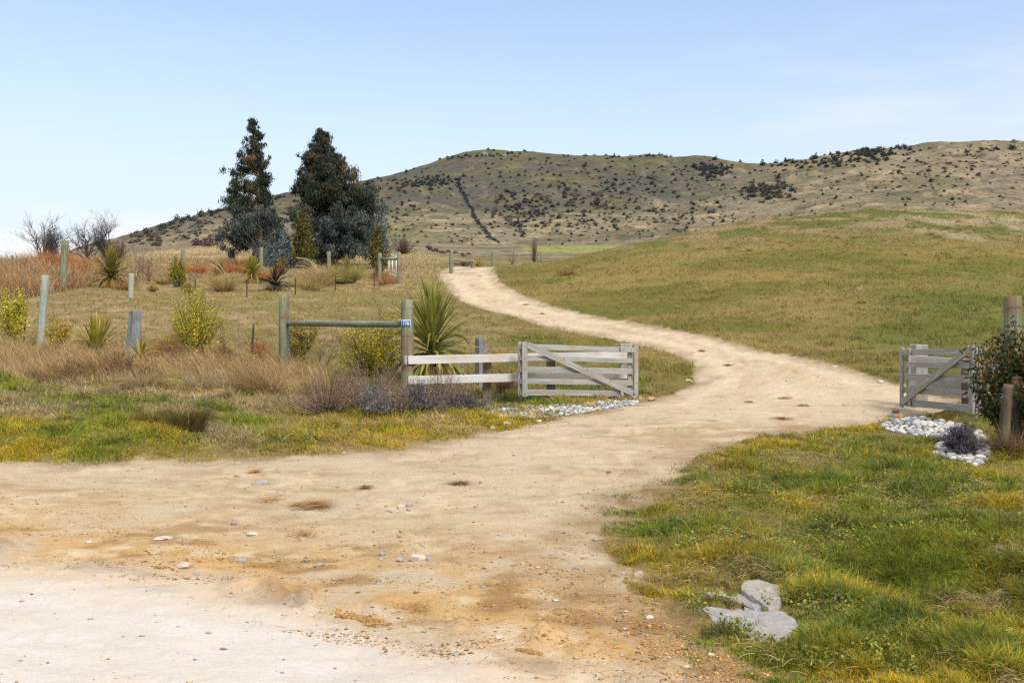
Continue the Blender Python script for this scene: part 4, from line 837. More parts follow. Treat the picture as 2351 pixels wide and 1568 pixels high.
P98 = gp(92, 22); roundpost('leaning_post', L_(wf, P98), zz(22, 632)-P98.z, .082, W_pale, wf, lean=(.075, 0), seed=3)
P307 = gp(303, 21.4); squarepost('square_post', L_(wf, P307), zz(21.4, 714)-P307.z, .215, W_grey, wf, rz=.85, lean=(.07, -.05), d_=.2)
for u_, Y_, v_ in ((55, 23, 717), (578, 22.4, 745)):
    p = gp(u_, Y_); squarepost('stake', L_(wf, p), zz(Y_, v_)-p.z, .04, M_stake, wf, lean=(.05, 0), rz=.2)
PL = Vector((-16.5, 22.2, 0)); PL.z = g(PL.x, PL.y)
hts = [.18, .38, .58, .80, 1.02, 1.25]; wl = []
chain = [PL, P98+Vector((.05, -.1, 0)), Vector((P307.x, P307.y-.12, P307.z)), Vector((P652.x, P652.y-.115, P652.z)), Vector((P178.x, P178.y-.125, P178.z))]
for h in hts:
    for i in range(len(chain)-1):
        f = 1.0; wl.append(sagged(chain[i]+Vector((0, 0, h*1.05)), chain[i+1]+Vector((0, 0, h*1.05+.12*(i == 3))), 6, .015))
for i in range(len(chain)-1):
    a, b = chain[i], chain[i+1]; n_ = int((b-a).length/.3)
    for k in range(1, n_):
        p = a.lerp(b, k/n_); wl.append([(p.x, p.y, p.z+.1), (p.x, p.y, p.z+1.3)])
wl.append(sagged((P652.x-.08, P652.y-.12, 1.80), (P652.x+.13, P652.y-.1, 1.58), 4, 0)); wl.append(sagged((P652.x+.13, P652.y-.10, 1.58), (P178.x-.9, P178.y+.7, .92), 6, -.02))
wl.append(sagged((P652.x+.13, P652.y-.06, 1.54), (P178.x-.9, P178.y+.74, .88), 6, -.02))
for h in (.35, .62, .9, 1.15, 1.42, 1.7):     # strands wrapped round the numbered post
    wl.append([(P178.x+.127*math.cos(t), P178.y+.127*math.sin(t), P178.z+h) for t in np.linspace(-3.3, .3, 12)])
wires('wire', wl, .0022, wf, off=wf.location)
# plate with the rapid number
sg = thing('number_sign', 'small blue number plate with white figures on the tall round post', 'sign', (P178.x-.012, P178.y-.131, zz(19.45, 742)))
def textmesh(s_, size):
    cu = bpy.data.curves.new('t', 'FONT'); cu.body = s_; cu.size = size; cu.align_x = 'CENTER'; cu.align_y = 'CENTER'; cu.extrude = .0015; cu.offset = size*.006
    ob = bpy.data.objects.new('t', cu); C.objects.link(ob); dg = bpy.context.evaluated_depsgraph_get(); m = bpy.data.meshes.new_from_object(ob.evaluated_get(dg)); bpy.data.objects.remove(ob); return m
def plate(name, w_, h_, t_, r_, mat, y_):
    mb = MB(); pts = []
    for cx_, cz_, a0 in ((w_/2-r_, h_/2-r_, 0), (-w_/2+r_, h_/2-r_, 90), (-w_/2+r_, -h_/2+r_, 180), (w_/2-r_, -h_/2+r_, 270)):
        for k in range(5): aa = R(a0+k*22.5); pts.append((cx_+r_*math.cos(aa), cz_+r_*math.sin(aa)))
    n = len(pts); V = [(x, 0, z_) for x, z_ in pts]+[(x, t_, z_) for x, z_ in pts]+[(0, 0, 0), (0, t_, 0)]
    T = [((k+1) % n, k, 2*n) for k in range(n)]+[(n+k, n+(k+1) % n, 2*n+1) for k in range(n)]
    mb.add(V, [(k, (k+1) % n, n+(k+1) % n, n+k) for k in range(n)], T); o = mb.build(name, mat, sg); o.location = (0, y_, 0); return o
plate('plate', .185, .125, .004, .014, M_white, .002); plate('face', .170, .110, .0015, .010, M_blue, .0003)
for nm, s_, sz_, z_ in (('number', '178', .085, -.014), ('lettering', 'RAPID NO', .024, .038)):
    tm = textmesh(s_, sz_); o = link(nm, tm, M_white, sg); o.rotation_euler = (R(90), 0, 0); o.location = (0, -.0012, z_)
# wing fence left of the driveway
def netting(name, parent, o0, dirv, L, z0, z1, cell=.055, r_=.0011, off=(0, 0, 0)):
    mb = []; dirv = Vector(dirv).normalized(); s_ = cell/1.732; nx = int(L/cell); nz = int((z1-z0)/(1.5*s_)); segs = []
    for j in range(nz):
        for i in range(nx):
            cx = (i+.5*(j % 2))*cell; cz = z0+j*1.5*s_
            segs += [((cx, cz), (cx+cell/2, cz+s_/2)), ((cx+cell/2, cz+s_/2), (cx+cell, cz)), ((cx+cell/2, cz+s_/2), (cx+cell/2, cz+1.5*s_))]
    a = np.array([q[0] for q in segs]); b = np.array([q[1] for q in segs]); d = b-a; ln = np.linalg.norm(d, axis=1, keepdims=True); nrm = np.stack([-d[:, 1], d[:, 0]], -1)/ln*r_
    def w3(p, yo): 
        X_ = np.array(o0)[None]+p[:, :1]*np.array(dirv)[None]; X_[:, 2] += p[:, 1]; X_ += np.array([dirv.y, -dirv.x, 0])[None]*yo; return X_
    V = np.stack([w3(a-nrm, 0), w3(a+nrm, 0), w3(a, r_*1.6), w3(b-nrm, 0), w3(b+nrm, 0), w3(b, r_*1.6)], 1).reshape(-1, 3)
    k = (np.arange(len(segs))*6)[:, None]; q = np.concatenate([k+np.array([[0, 1, 4, 3]]), k+np.array([[1, 2, 5, 4]]), k+np.array([[2, 0, 3, 5]])])
    M_ = MB(); M_.add(V, q); return M_.build(name, M_wire, parent, off=off)
lf_ = thing('rail_fence', 'white weathered two-rail fence running behind the left gate', 'fence', P178)
PE = Vector(((1437-UC)*21.9/F, 21.9, 0)); PE.z = g(PE.x, PE.y)
def fl(u_): # point on the fence line at picture column u_
    A_2, B_2 = P178, PE; k = (u_-UC)/F; t = (k*A_2.y-A_2.x)/((B_2.x-A_2.x)-k*(B_2.y-A_2.y)); p = A_2.lerp(B_2, t); p.z = g(p.x, p.y); return p
p = fl(1118)+Vector((0, .1, 0)); squarepost('post', L_(lf_, p), 1.02-p.z, .185, W_brown, lf_)
p = fl(1265)+Vector((0, .1, 0)); squarepost('post', L_(lf_, p), 1.00-p.z, .185, W_brown, lf_)
pe = PE.copy(); squarepost('end_post', L_(lf_, pe), zz(21.9, 789)-pe.z, .26, W_gatez, lf_, d_=.2)
fd = (PE-P178); fd.z = 0; fd.normalize(); fn = Vector((fd.y, -fd.x, 0))
for z_l, z_r in ((.905, .93), (.512, .50)):
    a = P178+fn*.14-fd*.04; b = PE+fn*.13; a.z = z_l; b.z = z_r; board('rail', L_(lf_, a), L_(lf_, b), .165, .045, W_rail, lf_)
a = P178+fn*.14-fd*.062; board('rail_end', L_(lf_, Vector((a.x-.06*fd.x, a.y-.06*fd.y, .905))), L_(lf_, Vector((a.x, a.y, .905))), .172, .06, W_gate, lf_)
netting('netting', lf_, fl(1118)+fn*.02+Vector((0, 0, -.02)), fd, 3.0, 0, .5, off=lf_.location)
pq = gp(1104, 23.0); o = squarepost('fence_post', pq, zz(23.0, 775)-pq.z, .20, W_grey, None, rz=.5); tag(o, 'grey square post standing alone behind the white upper rail', 'post')
# gates
def gate(label, A_p, B_p, side, H=1.10):
    'A = latch end with doubled stile, B = hinge end with cleats; side = +1/-1 turns the braced face to the road'
    A_p = Vector(A_p); B_p = Vector(B_p); root = thing('farm_gate', label, 'gate', A_p)
    d = B_p-A_p; L = d.length; x_ = d.normalized(); n_ = Vector((d.y, -d.x, 0)).normalized()*side; up_ = Vector((0, 0, 1))
    P_ = lambda x, y, z_: x_*x+n_*y+up_*z_
    def st(name, x, y, z0, z1, w_=.115, t=.04):
        o = link(name, boxmesh(name, w_, t, z1-z0, .005), W_gatez, root); m = Matrix((Vector((x_.x, x_.y, 0)).normalized(), Vector((-x_.y, x_.x, 0)).normalized(), up_)).transposed().to_4x4()
        m.translation = P_(x, y, (z0+z1)/2); o.matrix_local = m; return o
    st('stile', .10, .044, 0, H); st('stile', .045, -.044, 0, H, .10); st('stile', L-.05, .044, -.02, H, .10); st('stile', L-.15, -.044, .0, H-.02, .10)
    for a0, a1 in ((.865, .965), (.66, .75), (.445, .555), (.225, .33), (.015, .125)):
        x1 = L-.06
        z_ = (a0+a1)/2*H; board('rail', P_(.02, 0, z_), P_(x1, 0, z_), (a1-a0)*H, .040, W_gate, root)
    board('brace', P_(.16, .056, H*.945), P_(L-.13, .056, H*.075), .125, .04, W_gatez if 0 else W_gate, root)
    board('cleat', P_(L-.44, .046, H*.915), P_(L-.105, .046, H*.915), .105, .042, W_gate, root); board('cleat', P_(L-.44, .050, H*.07), P_(L-.36, .050, H*.07), .11, .04, W_gate, root)
    for x, y, z_ in [(.10, .066, H*q) for q in (.05, .28, .5, .71, .93)]+[(L-.05, .066, H*q) for q in (.05, .28, .5, .71, .93)]+[(L*.35, .078, H*.70), (L*.55, .078, H*.52), (L*.75, .078, H*.31), (L-.36, .07, H*.915), (L-.18, .07, H*.915)]:
        a = P_(x, y, z_); b = P_(x, y+.008, z_); bb = MB(); tube(bb, [a, b], [.012, .009], 8); bb.build('bolt', M_bolt, root)
    netting('netting', root, A_p-n_*.023, x_, L-.1, .02, H*.74, off=A_p)
    return root
gate('open grey timber gate folded against the white rail fence, left of the driveway', (.146, 20.15, .15), (2.67, 21.3, .045), 1)
gate('open grey timber gate standing at an angle, right of the driveway', (7.44, 15.9, .17), (7.34, 18.7, .07), -1)
# right wing fence
rf = thing('rail_fence', 'two-rail timber fence behind the right gate ending at a round strainer post', 'fence', (7.8, 18.9, 0))
p0 = Vector((7.76, 19.0, g(7.76, 19))); squarepost('end_post', L_(rf, p0), zz(19, 791)-p0.z, .25, W_gatez, rf, rz=.1)
p1 = Vector((7.86, 17.1, g(7.86, 17.1))); squarepost('post', L_(rf, p1), 1.0-p1.z, .2, W_brown, rf, rz=.1)
ps_ = Vector(((2325-UC)*16/F, 16.0, 0)); ps_.z = g(ps_.x, ps_.y); roundpost('strainer_post', L_(rf, ps_), zz(16, 680)-ps_.z, .132, W_post, rf, seed=9)
for z_ in (.93, .52):
    board('rail', L_(rf, (p0.x-.14, p0.y, z_)), L_(rf, (ps_.x-.14, ps_.y, z_-.02)), .17, .045, W_rail, rf)
board('rail', L_(rf, (ps_.x+.1, ps_.y+.05, 1.20)), L_(rf, (ps_.x+2.6, ps_.y+.5, 1.22)), .10, .1, W_brown, rf, bev=.03)
wl = []
for h in (.3, .6, .9, 1.2, 1.5, 1.8):
    wl.append([(ps_.x+.136*math.cos(t), ps_.y+.136*math.sin(t), ps_.z+h) for t in np.linspace(-3.3, .3, 12)]); wl.append(sagged((ps_.x+.13, ps_.y, ps_.z+h), (ps_.x+4, ps_.y+.4, ps_.z+h), 4))
wires('wire', wl, .004, rf, off=rf.location)
pz = gp(2330, 11.75); o = roundpost('fence_post', pz, zz(11.75, 864)-pz.z, .062, W_old, None, lean=(.03, 0), top=.05); tag(o, 'rotten brown old post with rounded top in front of the broadleaf bush', 'post')
pz2 = gp(2300, 11.55); o = roundpost('fence_post', pz2, zz(11.55, 882)-pz2.z, .06, W_old, None, lean=(.10, 0), top=.05); tag(o, 'split grey old post leaning against the rounded old post', 'post')
ow = wires('loose_wire', [sagged((pz2.x-.05, pz2.y-.05, zz(11.5, 905)), (pz.x+1.5, pz.y+.1, zz(11.7, 900)), 5)]+[[(pz2.x-.02+.035*k*math.cos(t), pz2.y-.10, zz(11.5, 918)+.05*math.sin(t)) for t in np.linspace(0, 5.5, 12)] for k in (1, 1.5)], .0035, None); tag(ow, 'loose curl of fencing wire hooked on the old posts', 'wire')
# stake fence across the pasture
sf = thing('stake_fence', 'light netting fence on thin black stakes across the pasture', 'fence', gp(567, 45))
stk = [(312, 44, 610), (448, 44.5, 641), (567, 45, 642), (678, 47, 638), (770, 50, 634), (859, 53, 627)]; pts = []
for u_, Y_, v_ in stk[1:]:
    p = gp(u_, Y_); pts.append(p); squarepost('stake', L_(sf, p), min(1.15, zz(Y_, v_)-p.z), .045, M_stake, sf)
pts = [gp(250, 43)]+pts; wl = []
for i in range(len(pts)-1):
    for h in (.25, .5, .75, .98): wl.append(sagged(pts[i]+Vector((0, 0, h)), pts[i+1]+Vector((0, 0, h)), 5, .02))
wires('wire', wl, .003, sf, off=sf.location)
# back post and wire fence
bf = thing('wire_fence', 'far post and wire fence running past the gum trees to a rail frame', 'fence', gp(598, 60))
def farpost(root, nm, u_, Y_, v_, r_, lean=(0, 0)):
    p = gp(u_, Y_); roundpost(nm, L_(root, p), zz(Y_, v_)-p.z, r_, W_post, root, lean=lean, n=12); return p
q = [farpost(bf, 'post', *a) for a in ((143, 44, 552, .15, (.06, 0)), (420, 58, 572, .11), (600, 60, 568, .11), (755, 60, 578, .12), (872, 59, 581, .12), (916, 58, 580, .13))]
a, b = q[4].copy(), q[5].copy(); a.z = zz(59, 594); b.z = zz(58, 595); mb = MB(); tube(mb, [L_(bf, a), L_(bf, b)], .085, 10); mb.build('rail', W_postx, bf)
wl = []
for i in range(len(q)-1):
    for h in (.3, .6, .9, 1.2): wl.append(sagged(q[i]+Vector((0, 0, h)), q[i+1]+Vector((0, 0, h)), 5, .02))
wires('wire', wl, .005, bf, off=bf.location)
p = gp(300, 40); o = roundpost('fence_post', p, zz(40, 628)-p.z, .105, W_pale, None, n=14, lean=(.03, 0)); tag(o, 'short pale round post in the pasture right of the bushy cabbage tree', 'post')
p = gp(28, 66); o = squarepost('fence_post', p, zz(66, 587)-p.z, .08, M_stake, None); tag(o, 'thin dark stake on the skyline at the far left', 'post')
# white metal frame gate behind the rail frame
mf = thing('metal_gate', 'white metal framed gate seen end-on behind the far rail frame', 'gate', gp(905, 61)); a = gp(893, 64); b = gp(917, 60)
mb = MB()
for t in (0, .35, .7, 1): p = a.lerp(b, t); tube(mb, [L_(mf, p+Vector((0, 0, .15))), L_(mf, p+Vector((0, 0, 1.05+.6*t)))], .03, 6, (1, 1, 1))
tube(mb, [L_(mf, a+Vector((0, 0, 1.05))), L_(mf, b+Vector((0, 0, 1.65)))], .03, 6); tube(mb, [L_(mf, a+Vector((0, 0, .15))), L_(mf, b+Vector((0, 0, .15)))], .03, 6); mb.build('frame', M_white, mf)
# crest frame
cf = thing('post_and_rail', 'post and rail frame with a diagonal stay on the driveway crest', 'fence', gp(1036, 66))
a = farpost(cf, 'post', 1036, 64.5, 574, .13); b = farpost(cf, 'post', 1085, 74, 598, .12)
mb = MB(); tube(mb, [L_(cf, Vector((a.x, a.y, zz(64.5, 596)))), L_(cf, Vector((b.x, b.y, zz(74, 602))))], .085, 10); mb.build('rail', W_postx, cf)
wires('stay_wire', [[(a.x+.9, a.y+5, g(a.x+.9, a.y+5)+.15), (b.x, b.y, zz(74, 603))]], .02, cf, off=cf.location)
p = gp(1132, 80); o = roundpost('fence_post', p, zz(80, 579)-p.z, .13, W_post, None, n=12); tag(o, 'single round post on the right side of the driveway crest', 'post')
p = gp(1244, 118); o = roundpost('fence_post', p, zz(118, 582)-p.z, .15, W_post, None, n=12); tag(o, 'small far post right of the reddish leafless tree', 'post')
# ------------------------------------------- stones
def rockmesh(name, sub_, sx, sy, sz, rough_, seed, c, flat=False):
    bm = bmesh.new(); bmesh.ops.create_icosphere(bm, subdivisions=sub_, radius=1); r2 = np.random.default_rng(seed); pl = r2.normal(size=(9, 3)); pl /= np.linalg.norm(pl, axis=1, keepdims=True)
    for v_ in bm.verts:
        p = np.array(v_.co); s_ = 1.0
        if rough_ > .1:
            for n_ in pl:
                dd = p@n_
                if dd > .72: p = p-n_*(dd-.72)
        p = p*(1+rough_*.5*(vn(np.array([p[0]*2.2+seed]), np.array([p[1]*2.2+p[2]*1.7]))[0]-.5))
        if flat: p[2] = math.copysign(min(abs(p[2])**.6, .8), p[2])
        v_.co = Vector((p[0]*sx, p[1]*sy, p[2]*sz))
    m = bpy.data.meshes.new(name); bm.to_mesh(m); bm.free(); a = m.color_attributes.new('Col', 'FLOAT_COLOR', 'POINT')
    a.data.foreach_set('color', np.tile(np.array([*c, 1.], np.float32), len(m.vertices)))
    if rough_ <= .1: m.polygons.foreach_set('use_smooth', np.ones(len(m.polygons), bool))
    m.materials.append(M_stone); return m
def slab(label, pts_uv, th, c, lift, tilt=(0, 0)):
    zc = at(sum(p[0] for p in pts_uv)/len(pts_uv), sum(p[1] for p in pts_uv)/len(pts_uv)).z+lift+th; W_ = [Vector(((p[0]-UC)*(EYE-zc)/(p[1]-VH), F*(EYE-zc)/(p[1]-VH), zc-lift-th)) for p in pts_uv]; cen = sum(W_, Vector())/len(W_); n = len(W_); r2 = np.random.default_rng(int(cen.x*100)); bm = bmesh.new()
    ring = []
    for i in range(n):
        for t in (0, .33, .66):
            p = W_[i].lerp(W_[(i+1) % n], t); ring.append(Vector((p.x-cen.x, p.y-cen.y, 0))*(1+r2.normal(0, .02)))
    lay = []
    for f, z_ in ((.96, -.12), (1.0, 0), (1.01, th*.5), (.985, th*.8), (.95, th*.97), (.88, th), (.7, th*1.02), (.45, th*1.04), (.2, th*1.04)):
        lay.append([bm.verts.new((q.x*f, q.y*f, z_+(r2.normal(0, .0035) if f < .99 else 0)+q.x*tilt[0]+q.y*tilt[1]+(.012*(vn(np.array([q.x*9*f]), np.array([q.y*9*f]))[0]-.5) if f < .97 else 0))) for q in ring])
    m_ = len(ring)
    for a_, b_ in zip(lay[:-1], lay[1:]):
        for i in range(m_): bm.faces.new((a_[i], a_[(i+1) % m_], b_[(i+1) % m_], b_[i]))
    bm.faces.new(lay[-1]); me = bpy.data.meshes.new('stone_slab'); bm.to_mesh(me); bm.free(); a = me.color_attributes.new('Col', 'FLOAT_COLOR', 'POINT'); a.data.foreach_set('color', np.tile(np.array([*c, 1.], np.float32), len(me.vertices)))
    o = link('stone_slab', me, M_stone); o.location = (cen.x, cen.y, cen.z+lift); return tag(o, label, 'stone')
SC = col(160, 156, 152); SC2 = col(168, 158, 146)
slab('largest flat grey stone at the front of the verge slabs', [(1600, 1393), (1655, 1386), (1720, 1392), (1790, 1398), (1828, 1412), (1836, 1445), (1820, 1462), (1775, 1470), (1745, 1462), (1700, 1448), (1640, 1428)], .07, SC, .012, (.0, .0))
slab('rear flat grey stone with a rounded right edge among the verge slabs', [(1700, 1332), (1740, 1328), (1790, 1342), (1797, 1365), (1788, 1392), (1765, 1394), (1740, 1380), (1700, 1355)], .07, SC2, .012, (.01, .0))
slab('small grey slab wedged between the two big verge slabs', [(1655, 1362), (1700, 1360), (1745, 1376), (1752, 1392), (1735, 1402), (1700, 1385)], .06, SC, .0, (-.01, .0))
slab('small pale slab on the left of the rear verge stone', [(1615, 1358), (1650, 1352), (1690, 1366), (1680, 1380), (1640, 1372)], .045, SC2, -.035)
def stone(label, u_, v_, wpx, hpx, c, seed, rz=0., name='stone', cat='stone', group=None):
    p = at(u_, v_); s_ = wpx*p.y/F/2; o = bpy.data.objects.new(name, rockmesh(name, 3, s_, s_*.75, max(hpx*p.y/F*.62, .012), .35, seed, c)); C.objects.link(o); o.location = p+Vector((0, s_*.5, hpx*p.y/F*.18)); o.rotation_euler.z = rz; return tag(o, label, cat, group)
GS = col(164, 160, 156); TSt = col(214, 196, 178); OS = col(190, 150, 100)
for a_ in (('pale pinkish flat stone, largest of the stones on the near dirt', 955, 1288, 46, 20, TSt, 1), ('grey angular stone touching the right of the largest dirt stone', 985, 1287, 22, 11, GS, 2), ('blue-grey stone just left and in front of the largest dirt stone', 917, 1290, 24, 13, GS, 3), ('small grey stone left of the blue-grey one on the near dirt', 879, 1274, 22, 9, GS, 4),
    ('pale stone in the cluster at the middle of the junction', 920, 1168, 20, 12, TSt, 5), ('grey-brown stone at the top of the junction cluster', 940, 1163, 20, 13, col(170, 156, 140), 6), ('pale grey stone at the front of the junction cluster', 938, 1172, 18, 8, GS, 7), ('pale flat stone just left of the junction cluster', 893, 1175, 22, 6, GS, 8),
    ('light grey stone alone near the left verge edge', 600, 1112, 32, 12, GS, 9), ('pale flat stone half buried in the ochre dirt', 372, 1240, 46, 9, TSt, 10), ('cream flat stone right of the half buried one', 575, 1230, 40, 10, TSt, 11), ('pale flat stone at the lower edge of the ochre dirt', 418, 1304, 44, 14, TSt, 12), ('grey stone set at the ochre dirt edge', 549, 1289, 32, 9, GS, 13), ('grey flat stone right of the ochre dirt middle', 732, 1300, 28, 10, GS, 14),
    ('small white stone far left on the ochre dirt', 203, 1247, 20, 7, TSt, 15), ('small pale stone on the ochre dirt by the pale road', 1147, 1466, 26, 8, TSt, 16), ('small white stone on the dirt left of the verge slabs', 1325, 1307, 14, 8, GS, 17), ('tan stone at the grass corner near the dirt', 1468, 1325, 30, 20, col(180, 160, 134), 18), ('long pale stone on the dirt left of the verge grass', 1492, 1420, 26, 8, TSt, 19), ('grey flat stone on the pale road', 1045, 1505, 24, 6, GS, 20),
    ('pale grey stone sunk in the far left pale road', 450, 1320, 20, 7, GS, 21), ('dark grey pebble on the dirt near the straw line', 535, 1205, 18, 9, col(130, 126, 124), 22),
    ('ochre block stone beside the left gate end post', 1472, 922, 15, 17, OS, 23), ('long ochre stone right of the ochre block', 1494, 921, 32, 14, OS, 24), ('flat grey stone tucked under the left gate end post', 1457, 916, 18, 11, col(160, 150, 134), 25),
    ('pale stone at the tip of the left grass verge', 1238, 969, 16, 7, col(220, 200, 170), 26), ('flat pale stone on the left verge edge', 1162, 974, 24, 8, col(200, 180, 150), 27), ('small stone at the grass edge left of the flat pale one', 1130, 985, 18, 9, col(176, 160, 140), 28),
    ('brown block stone on top of the pair by the right gate', 2058, 949, 25, 17, col(150, 112, 78), 29), ('grey block stone below the brown one by the right gate', 2048, 958, 20, 15, col(150, 154, 160), 30), ('tan rounded stone beside the grey block by the right gate', 2068, 961, 17, 14, col(166, 132, 98), 31), ('flat tan stone between the dirt and the right pebbles', 2040, 973, 26, 7, col(190, 176, 156), 32),
    ('white flat stone on the far edge of the driveway, left of the right gate', 2022, 878, 24, 8, col(214, 206, 196), 33), ('pale stone on the far driveway edge nearer the bend', 1920, 843, 22, 6, col(206, 192, 172), 34), ('flat stone at the inner bend of the driveway grass', 1580, 876, 22, 7, col(200, 180, 150), 35), ('pale flat stone on the driveway before the right gate', 1943, 931, 18, 5, GS, 36)):
    stone(*a_[:6], seed=a_[6], rz=a_[6]*.7)
# rocky outcrops on the ridge
for i, (lab, u_, v_, s_) in enumerate((('grey rock tor alone on the right skyline', 2096, 331, 3.2), ('rock outcrop at the top of the rounded hill', 1113, 355, 3.6), ('small rock outcrop left of the hill summit', 990, 370, 2.6), ('rocky knob on the skyline near the saddle', 1450, 360, 3.0), ('low rocks on the skyline right of the summit outcrop', 1160, 357, 2.5), ('small grey rock on the skyline at far right', 2330, 326, 3.))):
    p = at(u_, v_+2); o = bpy.data.objects.new('rock_outcrop', rockmesh('rock_outcrop', 3, s_*1.2, s_, s_*1.0, .5, 60+i, col(112, 112, 110))); C.objects.link(o); o.location = p; o.rotation_euler.z = i; tag(o, lab, 'rock')
# pebble beds
def pebbles(P_, n, pal, szpx, label, group, stuffname, stufflabel, indiv, P_2=None):
    P_ = np.array(P_, float); lo = P_.min(0); hi = P_.max(0); pts = []
    shapes = [rockmesh('pebble', 2, 1, .72+.05*k, .45+.05*k, .05, 200+k, (1, 1, 1)) for k in range(1)]
    while len(pts) < n:
        u_ = rng.uniform(lo[0], hi[0]); v_ = rng.uniform(lo[1], hi[1])
        if not inpoly(np.array([u_]), np.array([v_]), P_)[0]: continue
        pts.append((u_, v_))
    pts = np.array(pts); pts = pts[np.argsort(-pts[:, 1])]; X, Y, z, ok = land(pts[:, 0], pts[:, 1]); acc = []
    for i in range(len(X)):
        s_ = szpx*1.15*rng.uniform(.6, 1.3)/2/122*1.0
        if any((X[i]-a[0])**2+((Y[i]-a[1])*1.0)**2 < (.72*(s_+a[3]))**2 for a in acc): continue
        acc.append((X[i], Y[i], z[i], s_))
    variants = []
    for k, c_ in enumerate(pal):
        for j in range(2): variants.append(rockmesh('pebble', 2, 1, .7+.15*j, .48+.1*j, .08, 300+k*3+j, col(*c_)))
    mb = MB(); k = 0
    for i, (x, y, z_, s_) in enumerate(acc):
        rx = rng.uniform(0, 6.28); m = variants[rng.integers(len(variants))]
        if i < indiv:
            o = bpy.data.objects.new('pebble', m); C.objects.link(o); o.location = (x, y, z_+s_*.22); o.scale = (s_, s_, s_); o.rotation_euler = (rng.normal(0, .2), rng.normal(0, .2), rx); tag(o, label, 'pebble', group)
        else:
            V = np.array([v_.co for v_ in m.vertices])*s_; ca, sa = math.cos(rx), math.sin(rx); V = np.stack([V[:, 0]*ca-V[:, 1]*sa+x, V[:, 0]*sa+V[:, 1]*ca+y, V[:, 2]+z_+s_*.22], -1)
            T = np.array([p.vertices[:] for p in m.polygons]); cc = m.color_attributes['Col'].data[0].color[:3]; mb.add(V, None, T, cc)
    if mb.n: tag(mb.build(stuffname, M_stone, smooth=True), stufflabel, 'pebbles', kind='stuff')
    return len(acc)
c4 = lambda x, y: (918.5+.2604*x, 734.8+.2604*y); c5 = lambda x, y: (1959.4+.2929*x, 643+.2929*y)
PALP = ((206, 206, 204), (180, 182, 184), (150, 154, 158), (216, 210, 200), (130, 134, 138), (206, 188, 168))
pebbles([c5(*p) for p in ((205, 1145), (340, 1095), (500, 1070), (620, 1090), (860, 1140), (1000, 1200), (1080, 1330), (1080, 1400), (960, 1455), (850, 1420), (640, 1375), (660, 1320), (700, 1260), (600, 1240), (450, 1215), (300, 1190))], 2600, PALP, 13, 'smooth grey-white river pebble in the bed below the right gate', 'river pebbles below the right gate', 'river_pebbles', 'the many other river pebbles of the bed below the right gate', 170)
pebbles([c4(*p) for p in ((690, 835), (820, 790), (1150, 765), (1500, 752), (1750, 722), (1900, 712), (2090, 720), (2080, 748), (1900, 772), (1650, 812), (1500, 840), (1250, 860), (950, 868), (760, 850))], 4200, PALP, 10.5, 'smooth grey-white river pebble in the bed below the left gate', 'river pebbles below the left gate', 'river_pebbles', 'the many other river pebbles of the bed below the left gate', 125)
pebbles([c4(*p) for p in ((190, 850), (230, 838), (380, 838), (390, 862), (280, 876), (200, 868))], 120, PALP, 11, 'smooth pebble at the foot of the dark grey lavender mound', 'pebbles at the foot of the lavender', 'x', 'x', 40)
# ------------------------------------------- straw patches, clods, grit on the dirt
def straw(label, u_, v_, wpx, hpx, n, pal=((226, 184, 118), (206, 158, 92), (186, 142, 90)), ln=.10, az0=None):
    p = at(u_, v_); sx = wpx*p.y/F/2; sy = hpx/2*p.y*p.y/(F*EYE) if p.y < 22 else hpx/2*p.y/F*5; sy = min(sy, sx*1.3)
    a0 = rng.uniform(0, 6.28, n); r_ = np.abs(rng.normal(0, .34, n)); X = p.x+sx*r_*np.cos(a0); Y = p.y+sy*r_*np.sin(a0); z_ = height(X, Y)+rng.uniform(.003, .02, n)*np.clip(1.6-r_, .2, 1.6)
    az = rng.uniform(0, 6.28, n) if az0 is None else az0+rng.normal(0, .35, n)
    V, q, c = strips(np.stack([X, Y, z_], -1), az, rng.normal(.05, .12, n), .2+0*X, ln*rng.uniform(.5, 1.4, n), np.maximum(.004, p.y*.0005)+0*X, 2, pick(pal, n), None, 'thin', rng.normal(0, .35, n))
    mb = MB(); mb.add(V, q, None, c); o = mb.build('straw_patch', M_grass); return tag(o, label, 'straw')
for a_ in (('long combed wisp of straw on the near driveway, left of centre', 690, 1163, 130, 34, 520, ((214, 176, 124), (184, 146, 98)), .22, .35), ('small twiggy straw nest beside the junction centre', 1055, 1112, 60, 20, 240, ((186, 150, 108), (156, 122, 88))), ('orange straw smear near the left verge', 583, 1084, 44, 10, 120), ('dark straw tuft above the combed wisp', 838, 1122, 40, 12, 120, ((172, 138, 98),)),
    ('golden straw patch before the left gate end post, on the bend', 1612, 806, 30, 8, 150), ('golden straw patch just below the first one on the bend', 1672, 839, 32, 8, 150), ('wide pale straw scatter in the middle of the driveway bend', 1800, 915, 60, 14, 220), ('golden straw patch right of the driveway middle', 1845, 932, 44, 10, 220), ('broad golden straw patch nearest the right gate on the driveway', 1797, 962, 76, 16, 320), ('thin straw patch left of the broad golden one', 1720, 924, 30, 7, 90),
    ('golden straw patch highest up the driveway', 1208, 700, 34, 10, 160), ('brown-gold straw heap lower on the upper driveway', 1245, 721, 26, 6, 110), ('tiny straw patch near the crest of the driveway', 1103, 634, 20, 5, 60), ('faint straw scatter along the left dirt edge', 620, 1150, 90, 20, 110), ('scattered straw at the ochre dirt edge', 700, 1230, 150, 40, 120), ('straw wisps where ochre dirt meets the pale road', 950, 1400, 200, 50, 110)):
    straw(*a_)
